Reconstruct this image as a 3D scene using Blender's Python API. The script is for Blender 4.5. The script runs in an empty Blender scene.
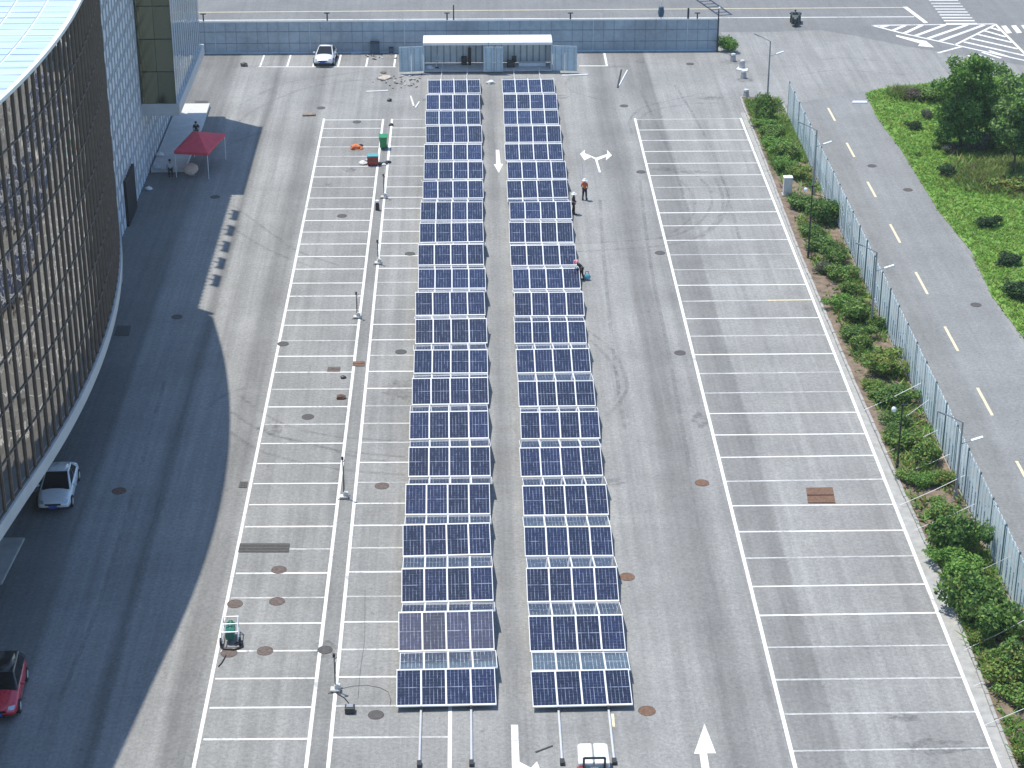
import bpy, bmesh, math, random
import numpy as np
from mathutils import Vector, Matrix, Euler
HAZE = .00020
random.seed(7); np.random.seed(7)
R = math.radians
scn = bpy.context.scene
COL = scn.collection

# ------------------------------------------------------------------ camera (height and angles measured from the bay lines)
F = 2070.0; CAM_H = 53.0
TH = math.atan(971.0 / F); PS = math.atan(50.0 / math.hypot(F, 971.0))
FW = Vector((math.sin(PS)*math.cos(TH), math.cos(PS)*math.cos(TH), -math.sin(TH)))
RT = Vector((math.cos(PS), -math.sin(PS), 0)); UP = RT.cross(FW)
CAMPOS = Vector((0, 0, CAM_H))
cd = bpy.data.cameras.new('camera'); cam = bpy.data.objects.new('camera', cd); COL.objects.link(cam)
cam.matrix_world = Matrix(((RT.x, UP.x, -FW.x, 0), (RT.y, UP.y, -FW.y, 0), (RT.z, UP.z, -FW.z, CAM_H), (0, 0, 0, 1)))
cd.sensor_width = 36; cd.lens = F/1024*36; cd.clip_end = 4000; cd.clip_start = 1
scn.camera = cam

def ray(px, py): return FW*F + RT*(px-512) - UP*(py-384)
def G(px, py, z=0.0):                      # ground (or height z) point seen at a pixel of the photograph
    d = ray(px, py); return CAMPOS + d*((z-CAM_H)/d.z)
def AtY(px, py, Y):
    d = ray(px, py); return CAMPOS + d*(Y/d.y)

# ------------------------------------------------------------------ materials
MATS = {}
def nmat(name):
    m = bpy.data.materials.new(name); m.use_nodes = True
    nt = m.node_tree; b = nt.nodes['Principled BSDF']; MATS[name] = m
    return m, nt, b
def N(nt, t, **kw):
    n = nt.nodes.new(t)
    for k, v in kw.items(): setattr(n, k, v)
    return n
def mathn(nt, op, a, b=None, c=None):
    n = N(nt, 'ShaderNodeMath', operation=op)
    for i, v in enumerate((a, b, c)):
        if v is None: continue
        if isinstance(v, (int, float)): n.inputs[i].default_value = v
        else: nt.links.new(v, n.inputs[i])
    return n.outputs[0]
def mixc(nt, fac, a, b, mode='MIX'):
    n = N(nt, 'ShaderNodeMix', data_type='RGBA', blend_type=mode)
    for s, v in ((0, fac), (6, a), (7, b)):
        if isinstance(v, (int, float)): n.inputs[s].default_value = v
        elif isinstance(v, tuple): n.inputs[s].default_value = v if len(v) == 4 else (*v, 1)
        else: nt.links.new(v, n.inputs[s])
    return n.outputs[2]
def noise(nt, vec, scale, detail=4, rough=.6, sc=None, typ='3D'):
    if sc is not None:
        mp = N(nt, 'ShaderNodeMapping'); mp.inputs['Scale'].default_value = sc
        nt.links.new(vec, mp.inputs['Vector']); vec = mp.outputs[0]
    n = N(nt, 'ShaderNodeTexNoise'); n.inputs['Scale'].default_value = scale
    n.inputs['Detail'].default_value = detail; n.inputs['Roughness'].default_value = rough
    nt.links.new(vec, n.inputs['Vector']); return n.outputs['Fac']
def ramp(nt, fac, stops, interp='LINEAR'):
    n = N(nt, 'ShaderNodeValToRGB'); cr = n.color_ramp; cr.interpolation = interp
    while len(cr.elements) < len(stops): cr.elements.new(0.5)
    for e, (p, c) in zip(cr.elements, stops):
        e.position = p; e.color = (c, c, c, 1) if isinstance(c, (int, float)) else (*c, 1)
    nt.links.new(fac, n.inputs[0]); return n.outputs[0]
def bump(nt, b, h, strength=.3, dist=.02):
    n = N(nt, 'ShaderNodeBump'); n.inputs['Strength'].default_value = strength; n.inputs['Distance'].default_value = dist
    nt.links.new(h, n.inputs['Height']); nt.links.new(n.outputs[0], b.inputs['Normal'])

def simple(name, col, rough=.6, metal=0.0, var=.15, scale=3.0, spec=.5):
    m, nt, b = nmat(name)
    g = N(nt, 'ShaderNodeNewGeometry').outputs['Position']
    n1 = noise(nt, g, scale, 5)
    n2 = noise(nt, g, scale*9, 3)
    f = mathn(nt, 'ADD', mathn(nt, 'MULTIPLY', n1, .7), mathn(nt, 'MULTIPLY', n2, .3))
    lo = tuple(c*(1-var) for c in col); hi = tuple(min(1, c*(1+var)) for c in col)
    nt.links.new(mixc(nt, ramp(nt, f, [(.35, 0.0), (.65, 1.0)]), lo, hi), b.inputs['Base Color'])
    b.inputs['Roughness'].default_value = rough; b.inputs['Metallic'].default_value = metal
    b.inputs['Specular IOR Level'].default_value = spec
    return m

def asphalt(name, base, stops=None, streak=.12, tint=(1, 1, 1), blotch=.12):
    m, nt, b = nmat(name)
    g = N(nt, 'ShaderNodeNewGeometry').outputs['Position']
    sx = N(nt, 'ShaderNodeSeparateXYZ'); nt.links.new(g, sx.inputs[0])
    v = base
    wob = mathn(nt, 'MULTIPLY', mathn(nt, 'SUBTRACT', noise(nt, g, .12, 3), .5), .35)
    wob2 = mathn(nt, 'MULTIPLY', mathn(nt, 'SUBTRACT', noise(nt, g, 2.5, 3), .5), .25)
    f = None
    def mul(a, c): return c if a is None else mathn(nt, 'MULTIPLY', a, c)
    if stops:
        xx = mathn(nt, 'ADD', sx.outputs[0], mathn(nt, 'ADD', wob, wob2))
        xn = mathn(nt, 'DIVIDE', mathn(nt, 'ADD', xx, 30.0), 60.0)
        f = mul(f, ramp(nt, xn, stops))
    st = noise(nt, g, 1.0, 6, .65, (1.6, .035, 1))
    f = mul(f, ramp(nt, st, [(.25, 1-streak), (.7, 1+streak)]))
    st2 = noise(nt, g, 1.0, 4, .6, (6.0, .12, 1))
    f = mul(f, ramp(nt, st2, [(.25, 1-streak*.28), (.75, 1+streak*.25)]))
    bl = noise(nt, g, .16, 6, .6)
    f = mul(f, ramp(nt, bl, [(.3, 1-blotch), (.7, 1+blotch*.8)]))
    mid = noise(nt, g, 1.1, 6, .7)
    f = mul(f, ramp(nt, mid, [(.3, .93), (.7, 1.06)]))
    gr = noise(nt, g, 5.0, 6, .9)
    f = mul(f, ramp(nt, gr, [(.32, .66), (.68, 1.30)]))
    spots = noise(nt, g, 1.7, 2, .5)
    f = mul(f, ramp(nt, spots, [(.72, 1.0), (.8, .72)]))
    vor = N(nt, 'ShaderNodeTexVoronoi'); vor.feature = 'DISTANCE_TO_EDGE'; vor.inputs['Scale'].default_value = .09
    dv = N(nt, 'ShaderNodeVectorMath', operation='ADD'); nt.links.new(g, dv.inputs[0])
    nz = N(nt, 'ShaderNodeTexNoise'); nz.inputs['Scale'].default_value = .5; nz.inputs['Detail'].default_value = 6; nt.links.new(g, nz.inputs['Vector'])
    nt.links.new(nz.outputs['Color'], dv.inputs[1]); nt.links.new(dv.outputs[0], vor.inputs['Vector'])
    f = mul(f, ramp(nt, vor.outputs['Distance'], [(.0, .93), (.003, 1.0)]))
    col = N(nt, 'ShaderNodeVectorMath', operation='SCALE'); col.inputs[0].default_value = tuple(base*t for t in tint)
    nt.links.new(f, col.inputs['Scale']); nt.links.new(col.outputs[0], b.inputs['Base Color'])
    b.inputs['Roughness'].default_value = .9; b.inputs['Specular IOR Level'].default_value = .25
    bump(nt, b, gr, .35, .02)
    return m

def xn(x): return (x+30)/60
BANDS = [(-24.5, .68), (-21.1, .70), (-20.8, .66), (-20.5, .95), (-19.9, 1.02), (-17.2, 1.0), (-17.0, .66), (-16.7, .66), (-16.5, 1.03), (-14.0, 1.0), (-13.6, .8), (-12.6, .74), (-12.3, 1.02),  # first stops: darker asphalt strip, plus sky shade under the hall painted in
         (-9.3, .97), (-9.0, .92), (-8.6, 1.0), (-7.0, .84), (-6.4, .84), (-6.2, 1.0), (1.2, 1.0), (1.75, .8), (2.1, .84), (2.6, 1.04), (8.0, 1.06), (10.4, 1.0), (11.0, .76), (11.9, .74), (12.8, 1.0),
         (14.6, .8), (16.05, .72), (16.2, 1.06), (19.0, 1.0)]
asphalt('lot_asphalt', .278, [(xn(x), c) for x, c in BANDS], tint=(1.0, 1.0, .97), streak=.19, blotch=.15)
asphalt('road_asphalt', .215, tint=(.985, 1.0, 1.0), streak=.10)
asphalt('access_asphalt', .245, [(xn(26), 1.0), (xn(27.5), 1.02), (xn(28.5), .93), (xn(29.6), .95), (xn(29.95), 1.04)], tint=(.985, 1.0, .99), streak=.10)
def paintmat(name, col, lo, hi):
    m, nt, b = nmat(name); g = N(nt, 'ShaderNodeNewGeometry').outputs['Position']
    w_ = mathn(nt, 'ADD', mathn(nt, 'MULTIPLY', noise(nt, g, .35, 4), .5), mathn(nt, 'MULTIPLY', noise(nt, g, 5.0, 6, .8), .5))
    nt.links.new(mixc(nt, ramp(nt, w_, [(lo, 1.0), (hi, 0.0)]), col, (.36, .36, .355)), b.inputs['Base Color']); b.inputs['Roughness'].default_value = .7
paintmat('paint_white', (.80, .80, .78), .36, .47); paintmat('paint_worn', (.70, .70, .68), .42, .62)
simple('paint_yellow', (.74, .65, .43), .7, var=.15, scale=5)
simple('kerb_stone', (.37, .365, .345), .8, var=.2, scale=2)
simple('rust_dull', (.135, .105, .092), .85, var=.45, scale=7)
simple('rust', (.17, .095, .06), .85, var=.4, scale=7)
simple('iron', (.085, .08, .075), .75, var=.35, scale=7)
simple('soil', (.20, .15, .11), .95, var=.45, scale=2.0)
simple('white_metal', (.78, .79, .80), .35, var=.04)
simple('alu', (.70, .71, .73), .35, .25, var=.06)
simple('grey_metal', (.30, .32, .34), .5, .2, var=.12)
simple('dark_metal', (.045, .047, .05), .5, .2, var=.2)
simple('black', (.012, .012, .014), .45, var=.2)
simple('rubber', (.02, .02, .021), .8, var=.2)
simple('concrete', (.40, .40, .385), .85, var=.18, scale=1.5)
simple('concrete_light', (.58, .58, .57), .8, var=.12, scale=1.5)
simple('fascia_grey', (.50, .52, .53), .5, var=.08, scale=.7)
simple('soffit', (.30, .31, .32), .7, var=.1)
simple('hoarding_seam', (.17, .225, .28), .6, var=.1)
simple('hoarding', (.34, .415, .475), .55, var=.22, scale=.3)
simple('container_blue', (.50, .62, .69), .5, var=.12, scale=1.2)
simple('container_in', (.74, .80, .82), .55, var=.14, scale=1.2)
simple('lattice_white', (.70, .75, .81), .5, var=.06, scale=.8)
simple('fence_blue', (.68, .79, .83), .5, var=.22, scale=.5)
simple('fence_dark', (.10, .17, .21), .5, var=.15)
simple('red_canvas', (.70, .07, .10), .75, var=.12, scale=2)
simple('beige_canvas', (.62, .46, .36), .8, var=.1)
simple('plastic_green', (.015, .24, .09), .45, var=.12)
simple('plastic_teal', (.10, .35, .36), .5, var=.15)
simple('machine_green', (.02, .15, .11), .4, var=.25, scale=9)
simple('trike_green', (.010, .032, .03), .5, var=.3)
simple('red_paint', (.38, .035, .03), .45, var=.2)
simple('orange_cloth', (.72, .20, .07), .8, var=.2)
simple('orange_vest', (.65, .13, .04), .8, var=.12)
simple('navy_cloth', (.015, .022, .04), .85, var=.3)
simple('dark_cloth', (.02, .02, .025), .85, var=.3)
simple('teal_cloth', (.16, .42, .50), .8, var=.2)
simple('light_cloth', (.48, .54, .60), .8, var=.1)
simple('pink_cloth', (.70, .28, .34), .8, var=.15)
simple('skin', (.42, .25, .17), .6, var=.05)
simple('cardboard', (.46, .40, .34), .85, var=.2)
simple('lilac_sheet', (.55, .55, .72), .6, var=.2)
simple('timber', (.24, .19, .15), .8, var=.35)
simple('bark', (.10, .08, .06), .9, var=.3)
simple('plate_blue', (.03, .10, .45), .4, var=.05)
simple('lamp_glass', (.8, .82, .84), .2, var=.02)
simple('bus_blue', (.05, .10, .16), .5, var=.2)

def carpaint(name, col):
    m, nt, b = nmat(name); b.inputs['Base Color'].default_value = (*col, 1); b.inputs['Roughness'].default_value = .28
    b.inputs['Coat Weight'].default_value = .8; b.inputs['Coat Roughness'].default_value = .05
    g = N(nt, 'ShaderNodeNewGeometry').outputs['Position']
    nt.links.new(ramp(nt, noise(nt, g, 3, 4), [(.3, .24), (.7, .36)]), b.inputs['Roughness'])
carpaint('car_white', (.74, .76, .78)); carpaint('car_red', (.60, .018, .045)); carpaint('car_black', (.01, .01, .012))
m, nt, b = nmat('car_glass'); b.inputs['Base Color'].default_value = (.006, .008, .01, 1); b.inputs['Roughness'].default_value = .06
m, nt, b = nmat('headlamp'); b.inputs['Base Color'].default_value = (.55, .6, .65, 1); b.inputs['Roughness'].default_value = .1; b.inputs['Metallic'].default_value = .5

def mirror_glass(name, col, wav=.10, scale=.35, rough=.03):
    m, nt, b = nmat(name)
    b.inputs['Base Color'].default_value = (*col, 1); b.inputs['Metallic'].default_value = 1; b.inputs['Roughness'].default_value = rough
    g = N(nt, 'ShaderNodeNewGeometry').outputs['Position']
    n = noise(nt, g, scale, 2, .5)
    bump(nt, b, n, wav, .12)
    r = N(nt, 'ShaderNodeNewGeometry').outputs['Random Per Island']
    lo = tuple(c*.80 for c in col); hi = tuple(min(1, c*1.12) for c in col)
    nt.links.new(mixc(nt, r, lo, hi), b.inputs['Base Color'])
mirror_glass('bronze_glass', (.38, .352, .31), .24, .6)
mirror_glass('olive_glass', (.10, .11, .085), .06, .3, .08)
mirror_glass('moss_glass', (.32, .29, .17), .10, .3, .10)
mirror_glass('clear_glass', (.46, .51, .53), .30, .5)
simple('mullion', (.17, .14, .12), .5, .3, var=.2)
m, nt, b = nmat('roof_panel')
g = N(nt, 'ShaderNodeNewGeometry').outputs['Position']; r = N(nt, 'ShaderNodeNewGeometry').outputs['Random Per Island']
stv = noise(nt, g, 1.0, 4, .6, (.15, 1.6, 1))
c = mixc(nt, ramp(nt, stv, [(.3, 0.0), (.7, 1.0)]), (.50, .66, .86), (.82, .88, .93))
c = mixc(nt, mathn(nt, 'MULTIPLY', r, .35), c, (.62, .76, .92))
nt.links.new(c, b.inputs['Base Color']); b.inputs['Roughness'].default_value = .3; b.inputs['Metallic'].default_value = .35

# photovoltaic glass: UV runs 0..1 over each panel, 6 x 24 half cells
def pv(name, cell, line, grey_mix, coat=1.42):
    m, nt, b = nmat(name)
    uv = N(nt, 'ShaderNodeUVMap').outputs[0]
    sx = N(nt, 'ShaderNodeSeparateXYZ'); nt.links.new(uv, sx.inputs[0])
    oi = N(nt, 'ShaderNodeObjectInfo'); gi = N(nt, 'ShaderNodeNewGeometry')
    rnd = mathn(nt, 'ADD', oi.outputs['Random'], gi.outputs['Random Per Island'])
    def line_at(v, n, w):
        f = mathn(nt, 'FRACT', mathn(nt, 'ADD', mathn(nt, 'MULTIPLY', v, n), .5))
        d = mathn(nt, 'ABSOLUTE', mathn(nt, 'SUBTRACT', f, .5))
        return mathn(nt, 'LESS_THAN', d, w)
    cv = N(nt, 'ShaderNodeCombineXYZ'); nt.links.new(sx.outputs[0], cv.inputs[0]); nt.links.new(sx.outputs[1], cv.inputs[1])
    nt.links.new(mathn(nt, 'MULTIPLY', rnd, 37.0), cv.inputs[2])
    nv = ramp(nt, noise(nt, cv.outputs[0], 1.0, 3, .7, (9, 3.0, 1)), [(.40, .05), (.62, .95)])
    nh = ramp(nt, noise(nt, cv.outputs[0], 1.0, 3, .7, (4, 9, 1)), [(.45, .05), (.7, .5)])
    l1 = mathn(nt, 'MULTIPLY', line_at(sx.outputs[0], 6, .062), nv)
    l2 = mathn(nt, 'MULTIPLY', line_at(sx.outputs[1], 12, .05), nh)
    mid = mathn(nt, 'LESS_THAN', mathn(nt, 'ABSOLUTE', mathn(nt, 'SUBTRACT', sx.outputs[1], .5)), .010)
    mid = mathn(nt, 'MULTIPLY', mid, ramp(nt, noise(nt, cv.outputs[0], 1.0, 1, .5, (2.2, .8, 1)), [(.40, .12), (.6, .9)]))
    lf = mathn(nt, 'MAXIMUM', mathn(nt, 'MAXIMUM', l1, l2), mid)
    # cell to cell tone
    cu = mathn(nt, 'FLOOR', mathn(nt, 'MULTIPLY', sx.outputs[0], 6)); cw = mathn(nt, 'FLOOR', mathn(nt, 'MULTIPLY', sx.outputs[1], 24))
    cc = N(nt, 'ShaderNodeCombineXYZ'); nt.links.new(cu, cc.inputs[0]); nt.links.new(cw, cc.inputs[1]); nt.links.new(mathn(nt, 'MULTIPLY', rnd, 91.0), cc.inputs[2])
    wn = N(nt, 'ShaderNodeTexWhiteNoise'); nt.links.new(cc.outputs[0], wn.inputs['Vector'])
    tone = mathn(nt, 'ADD', .55, mathn(nt, 'MULTIPLY', wn.outputs['Value'], .9))
    pt = mathn(nt, 'ADD', .6, mathn(nt, 'MULTIPLY', mathn(nt, 'FRACT', mathn(nt, 'MULTIPLY', rnd, 7.3)), .8))
    sc = N(nt, 'ShaderNodeVectorMath', operation='SCALE'); sc.inputs[0].default_value = cell
    nt.links.new(mathn(nt, 'MULTIPLY', tone, pt), sc.inputs['Scale'])
    col = mixc(nt, lf, sc.outputs[0], line)
    col = mixc(nt, grey_mix, col, (.30, .30, .33))  # flat grey mix; imitates sky glare on the back slopes and one row
    nt.links.new(col, b.inputs['Base Color'])
    b.inputs['Roughness'].default_value = .16; b.inputs['Coat Weight'].default_value = 1.0; b.inputs['Coat IOR'].default_value = coat; b.inputs['Coat Roughness'].default_value = .07
pv('pv_cell', (.007, .011, .042), (.31, .35, .46), .010)
pv('pv_back', (.022, .026, .034), (.60, .62, .64), .06, 1.35)  # back slopes: grazing sky reflection put into a greyer cell colour
pv('pv_dusty', (.015, .018, .055), (.40, .41, .48), .12)  # glare on a single row, painted as a greyer cell colour

def leafmat(name, c1, c2, c3):
    m, nt, b = nmat(name)
    gi = N(nt, 'ShaderNodeNewGeometry'); g = gi.outputs['Position']
    f = mathn(nt, 'ADD', mathn(nt, 'MULTIPLY', noise(nt, g, 1.3, 3), .65), mathn(nt, 'MULTIPLY', gi.outputs['Random Per Island'], .45))
    n = N(nt, 'ShaderNodeValToRGB'); cr = n.color_ramp; cr.elements.new(.5)
    for e, (p, c) in zip(cr.elements, ((.3, c1), (.55, c2), (.8, c3))): e.position = p; e.color = (*c, 1)
    nt.links.new(f, n.inputs[0]); nt.links.new(n.outputs[0], b.inputs['Base Color'])
    b.inputs['Roughness'].default_value = .55; b.inputs['Specular IOR Level'].default_value = .25
    tr = N(nt, 'ShaderNodeBsdfTranslucent'); nt.links.new(n.outputs[0], tr.inputs['Color'])
    ms = N(nt, 'ShaderNodeMixShader'); ms.inputs[0].default_value = .32
    out = nt.nodes['Material Output']
    nt.links.new(b.outputs[0], ms.inputs[1]); nt.links.new(tr.outputs[0], ms.inputs[2]); nt.links.new(ms.outputs[0], out.inputs['Surface'])
leafmat('leaf_dark', (.032, .085, .022), (.085, .185, .045), (.19, .31, .085))
leafmat('leaf_deep', (.012, .034, .014), (.03, .07, .026), (.06, .115, .04))
leafmat('leaf_mid', (.065, .16, .03), (.175, .33, .065), (.31, .47, .12))
leafmat('leaf_bright', (.08, .20, .035), (.15, .32, .055), (.23, .40, .09))
leafmat('leaf_yellow', (.11, .15, .03), (.22, .25, .055), (.36, .34, .11))
leafmat('leaf_grey', (.07, .09, .06), (.14, .17, .12), (.22, .25, .19))
leafmat('leaf_brown', (.08, .065, .05), (.15, .12, .09), (.22, .18, .12))
leafmat('grass_blade', (.19, .36, .055), (.27, .46, .08), (.36, .51, .13))
m, nt, b = nmat('grass_ground')
g = N(nt, 'ShaderNodeNewGeometry').outputs['Position']
f = mathn(nt, 'ADD', mathn(nt, 'MULTIPLY', noise(nt, g, .22, 5), .6), mathn(nt, 'MULTIPLY', noise(nt, g, 2.6, 5, .75), .4))
nn = N(nt, 'ShaderNodeValToRGB'); cr = nn.color_ramp; cr.elements.new(.5); cr.elements.new(.7)
for e, (p, c) in zip(cr.elements, ((.32, (.08, .17, .03)), (.46, (.14, .28, .045)), (.58, (.19, .34, .06)), (.72, (.27, .32, .11)))): e.position = p; e.color = (*c, 1)
nt.links.new(f, nn.inputs[0]); nt.links.new(nn.outputs[0], b.inputs['Base Color']); b.inputs['Roughness'].default_value = .9
m, nt, b = nmat('far_ground')
g = N(nt, 'ShaderNodeNewGeometry').outputs['Position']
nt.links.new(mixc(nt, noise(nt, g, .02, 5), (.10, .13, .06), (.22, .22, .17)), b.inputs['Base Color']); b.inputs['Roughness'].default_value = .95
m, nt, b = nmat('tyre_rubber')          # a thin worn film of rubber on the asphalt
g = N(nt, 'ShaderNodeNewGeometry').outputs['Position']
b.inputs['Base Color'].default_value = (.07, .07, .072, 1); b.inputs['Roughness'].default_value = .9
nt.links.new(ramp(nt, noise(nt, g, 1.6, 5, .75), [(.38, .0), (.78, .33)]), b.inputs['Alpha'])
m, nt, b = nmat('stain')
g = N(nt, 'ShaderNodeNewGeometry').outputs['Position']
b.inputs['Base Color'].default_value = (.06, .06, .062, 1); b.inputs['Roughness'].default_value = .9
nt.links.new(ramp(nt, noise(nt, g, 2.0, 6, .8), [(.42, .0), (.75, .5)]), b.inputs['Alpha'])

# ------------------------------------------------------------------ mesh helpers
class MB:
    def __init__(s): s.v = []; s.f = []; s.m = []; s.uv = []
    def add(s, vs, fs, mi=0, uvs=None):
        o = len(s.v); s.v += [tuple(p) for p in vs]
        for k, f in enumerate(fs):
            s.f.append(tuple(i+o for i in f)); s.m.append(mi); s.uv.append(uvs[k] if uvs else None)
        return s
    def box(s, c, d, rz=0, mi=0, rx=0, ry=0):
        M = Euler((rx, ry, rz)).to_matrix(); c = Vector(c)
        P = [c + M @ Vector((x*d[0]/2, y*d[1]/2, z*d[2]/2)) for z in (-1, 1) for y in (-1, 1) for x in (-1, 1)]
        return s.add(P, [(0, 2, 3, 1), (4, 5, 7, 6), (0, 1, 5, 4), (2, 6, 7, 3), (0, 4, 6, 2), (1, 3, 7, 5)], mi)
    def tube(s, p0, p1, r0, r1=None, n=8, mi=0):
        p0 = Vector(p0); p1 = Vector(p1); r1 = r0 if r1 is None else r1
        a = (p1-p0).normalized(); u = a.orthogonal().normalized(); w = a.cross(u)
        P = []
        for p, r in ((p0, r0), (p1, r1)):
            for k in range(n):
                t = 2*math.pi*k/n; P.append(p + (u*math.cos(t)+w*math.sin(t))*r)
        fs = [(k, (k+1) % n, n+(k+1) % n, n+k) for k in range(n)] + [tuple(range(n))[::-1], tuple(range(n, 2*n))]
        return s.add(P, fs, mi)
    def path(s, pts, r, n=6, mi=0):
        for a, b in zip(pts, pts[1:]): s.tube(a, b, r, r, n, mi)
        return s
    def prism(s, poly, z0, z1, mi=0):
        n = len(poly); P = [(p[0], p[1], z0) for p in poly] + [(p[0], p[1], z1) for p in poly]
        a = sum(poly[i][0]*poly[(i+1) % n][1]-poly[(i+1) % n][0]*poly[i][1] for i in range(n))
        fs = [(k, (k+1) % n, n+(k+1) % n, n+k) for k in range(n)] + [tuple(range(n))[::-1], tuple(range(n, 2*n))]
        if a < 0: fs = [f[::-1] for f in fs]
        return s.add(P, fs, mi)
    def flat(s, poly, z, mi=0):
        n = len(poly); a = sum(poly[i][0]*poly[(i+1) % n][1]-poly[(i+1) % n][0]*poly[i][1] for i in range(n))
        f = tuple(range(n)); return s.add([(p[0], p[1], z) for p in poly], [f if a > 0 else f[::-1]], mi)
    def line(s, a, b, w, z, mi=0):
        a = Vector((a[0], a[1])); b = Vector((b[0], b[1])); d = (b-a).normalized(); q = Vector((-d.y, d.x))*w/2
        return s.flat([a-q, b-q, b+q, a+q], z, mi)
    def lathe(s, prof, c=(0, 0, 0), n=16, mi=0):
        c = Vector(c); P = []; m_ = len(prof)
        for k in range(n):
            t = 2*math.pi*k/n
            for r, z in prof: P.append(c+Vector((r*math.cos(t), r*math.sin(t), z)))
        fs = [(k*m_+j, ((k+1) % n)*m_+j, ((k+1) % n)*m_+j+1, k*m_+j+1) for k in range(n) for j in range(m_-1)]
        return s.add(P, fs, mi)
    def loft(s, rings, mi=0, caps=True):
        n = len(rings[0]); P = [p for r in rings for p in r]
        fs = [(a*n+k, a*n+(k+1) % n, (a+1)*n+(k+1) % n, (a+1)*n+k) for a in range(len(rings)-1) for k in range(n)]
        if caps: fs += [tuple(range(n))[::-1], tuple(range((len(rings)-1)*n, len(rings)*n))]
        return s.add(P, fs, mi)
    def mesh(s, name, mats):
        me = bpy.data.meshes.new(name); me.from_pydata(s.v, [], s.f)
        for mt in (mats if isinstance(mats, (list, tuple)) else [mats]): me.materials.append(MATS[mt])
        me.polygons.foreach_set('material_index', s.m)
        if any(u is not None for u in s.uv):
            ul = me.uv_layers.new(name='UVMap'); i = 0
            for f, u in zip(s.f, s.uv):
                for k in range(len(f)):
                    ul.data[i].uv = u[k] if u else (0, 0); i += 1
        me.update(); return me
    def build(s, name, mats, parent=None, smooth=False, bevel=0, subsurf=0, fixn=False):
        me = s.mesh(name, mats)
        if fixn:
            bm = bmesh.new(); bm.from_mesh(me); bmesh.ops.recalc_face_normals(bm, faces=bm.faces); bm.to_mesh(me); bm.free()
        o = bpy.data.objects.new(name, me); COL.objects.link(o)
        if parent: o.parent = parent
        if smooth: me.polygons.foreach_set('use_smooth', [True]*len(me.polygons))
        if bevel:
            md = o.modifiers.new('bevel', 'BEVEL'); md.width = bevel; md.segments = 2
        if subsurf:
            md = o.modifiers.new('sub', 'SUBSURF'); md.levels = md.render_levels = subsurf
        return o

def tag(o, label=None, cat=None, group=None, kind=None):
    if label: o['label'] = label
    if cat: o['category'] = cat
    if group: o['group'] = group
    if kind: o['kind'] = kind
    return o
def thing(name, label, cat, loc=(0, 0, 0), rz=0, group=None):
    o = bpy.data.objects.new(name, None); COL.objects.link(o); o.location = loc; o.rotation_euler = (0, 0, rz)
    return tag(o, label, cat, group)
def dup(root, loc, rz=0, label=None, sc=None):
    def cp(o, par):
        c = o.copy(); COL.objects.link(c); c.parent = par
        for ch in o.children: cp(ch, c)
        return c
    r = cp(root, None); r.location = loc; r.rotation_euler = (0, 0, rz)
    if label: r['label'] = label
    if sc: r.scale = sc
    return r
def mesh_np(name, V, Fq, mats, mi=None):
    me = bpy.data.meshes.new(name); k = Fq.shape[1]; nf = len(Fq)
    me.vertices.add(len(V)); me.vertices.foreach_set('co', np.asarray(V, dtype=np.float32).ravel())
    me.loops.add(nf*k); me.loops.foreach_set('vertex_index', np.asarray(Fq, dtype=np.int32).ravel())
    me.polygons.add(nf); me.polygons.foreach_set('loop_start', np.arange(0, nf*k, k, dtype=np.int32))
    me.polygons.foreach_set('loop_total', np.full(nf, k, dtype=np.int32))
    for mt in mats: me.materials.append(MATS[mt])
    if mi is not None: me.polygons.foreach_set('material_index', np.asarray(mi, dtype=np.int32))
    me.update(calc_edges=True); me.validate(); return me
def struct(name, mb, mat):
    return tag(mb.build(name, mat), kind='structure')

# ------------------------------------------------------------------ ground, roads, markings
struct('ground', MB().flat([(-450, -250), (450, -250), (450, 800), (-450, 800)], -.03), 'far_ground')
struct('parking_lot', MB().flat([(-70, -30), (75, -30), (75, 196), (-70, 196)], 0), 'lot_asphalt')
struct('main_road', MB().flat([(-120, 186), (23.9, 186), (23.9, 190.9), (28.4, 190.8), (33.4, 191.4), (36.5, 189.2), (40, 186.1), (44, 183.2), (48, 180.4), (56, 176), (75, 170), (130, 165), (130, 232), (-120, 232)], .004), 'road_asphalt')
struct('access_road', MB().flat([(26.7, -30), (34.7, -30), (34.6, 110), (34.55, 150), (34.3, 171.8), (26.7, 168)], .004), 'access_asphalt')

paint = MB(); worn = MB(); yel = MB()
LYS = [120, 128.5, 137.5, 147, 156.5, 166.5, 177, 187.5, 198, 209, 220.5, 232, 244, 256.5, 269, 283, 296, 310, 325, 340.5, 356, 372, 389, 406.5, 424, 443, 463, 483, 504, 526, 548.5, 572.5, 597, 622.5, 650, 677.5, 706.5, 738, 771]
RYS = [119, 129.5, 140, 151, 163, 175, 187, 199.5, 212.5, 225.5, 240, 254.5, 269.5, 285, 301, 318.5, 336, 354.5, 373.5, 393, 413.5, 435, 457.5, 481.5, 506, 532, 558.5, 587, 616, 648, 680.5, 715, 752, 791]
Z = .009
for i, y in enumerate(LYS):
    Y = G(330, y).y
    w = .13 + random.uniform(-.02, .02)
    (paint if random.random() < .7 else worn).line((-11.95, Y), (-7.22, Y-.05), w, Z)
    (paint if random.random() < .6 else worn).line((-6.30, Y+.02), (-1.15, Y-.04), w, Z)
for i, y in enumerate(RYS):
    Y = G(730, y).y
    if i == 14: yel.line((19.6, Y+.03), (22.5, Y+.07), .16, Z+.004)
    (paint if random.random() < .75 else worn).line((13.88, Y), (22.58, Y+random.uniform(-.05, .08)), .13 + random.uniform(-.02, .02), Z)
Y0 = 165.0
paint.line((-11.98, 165.1), (-12.15, 66), .17, Z+.003); paint.line((-7.08, 164.9), (-7.3, 66), .17, Z+.003)
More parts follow.
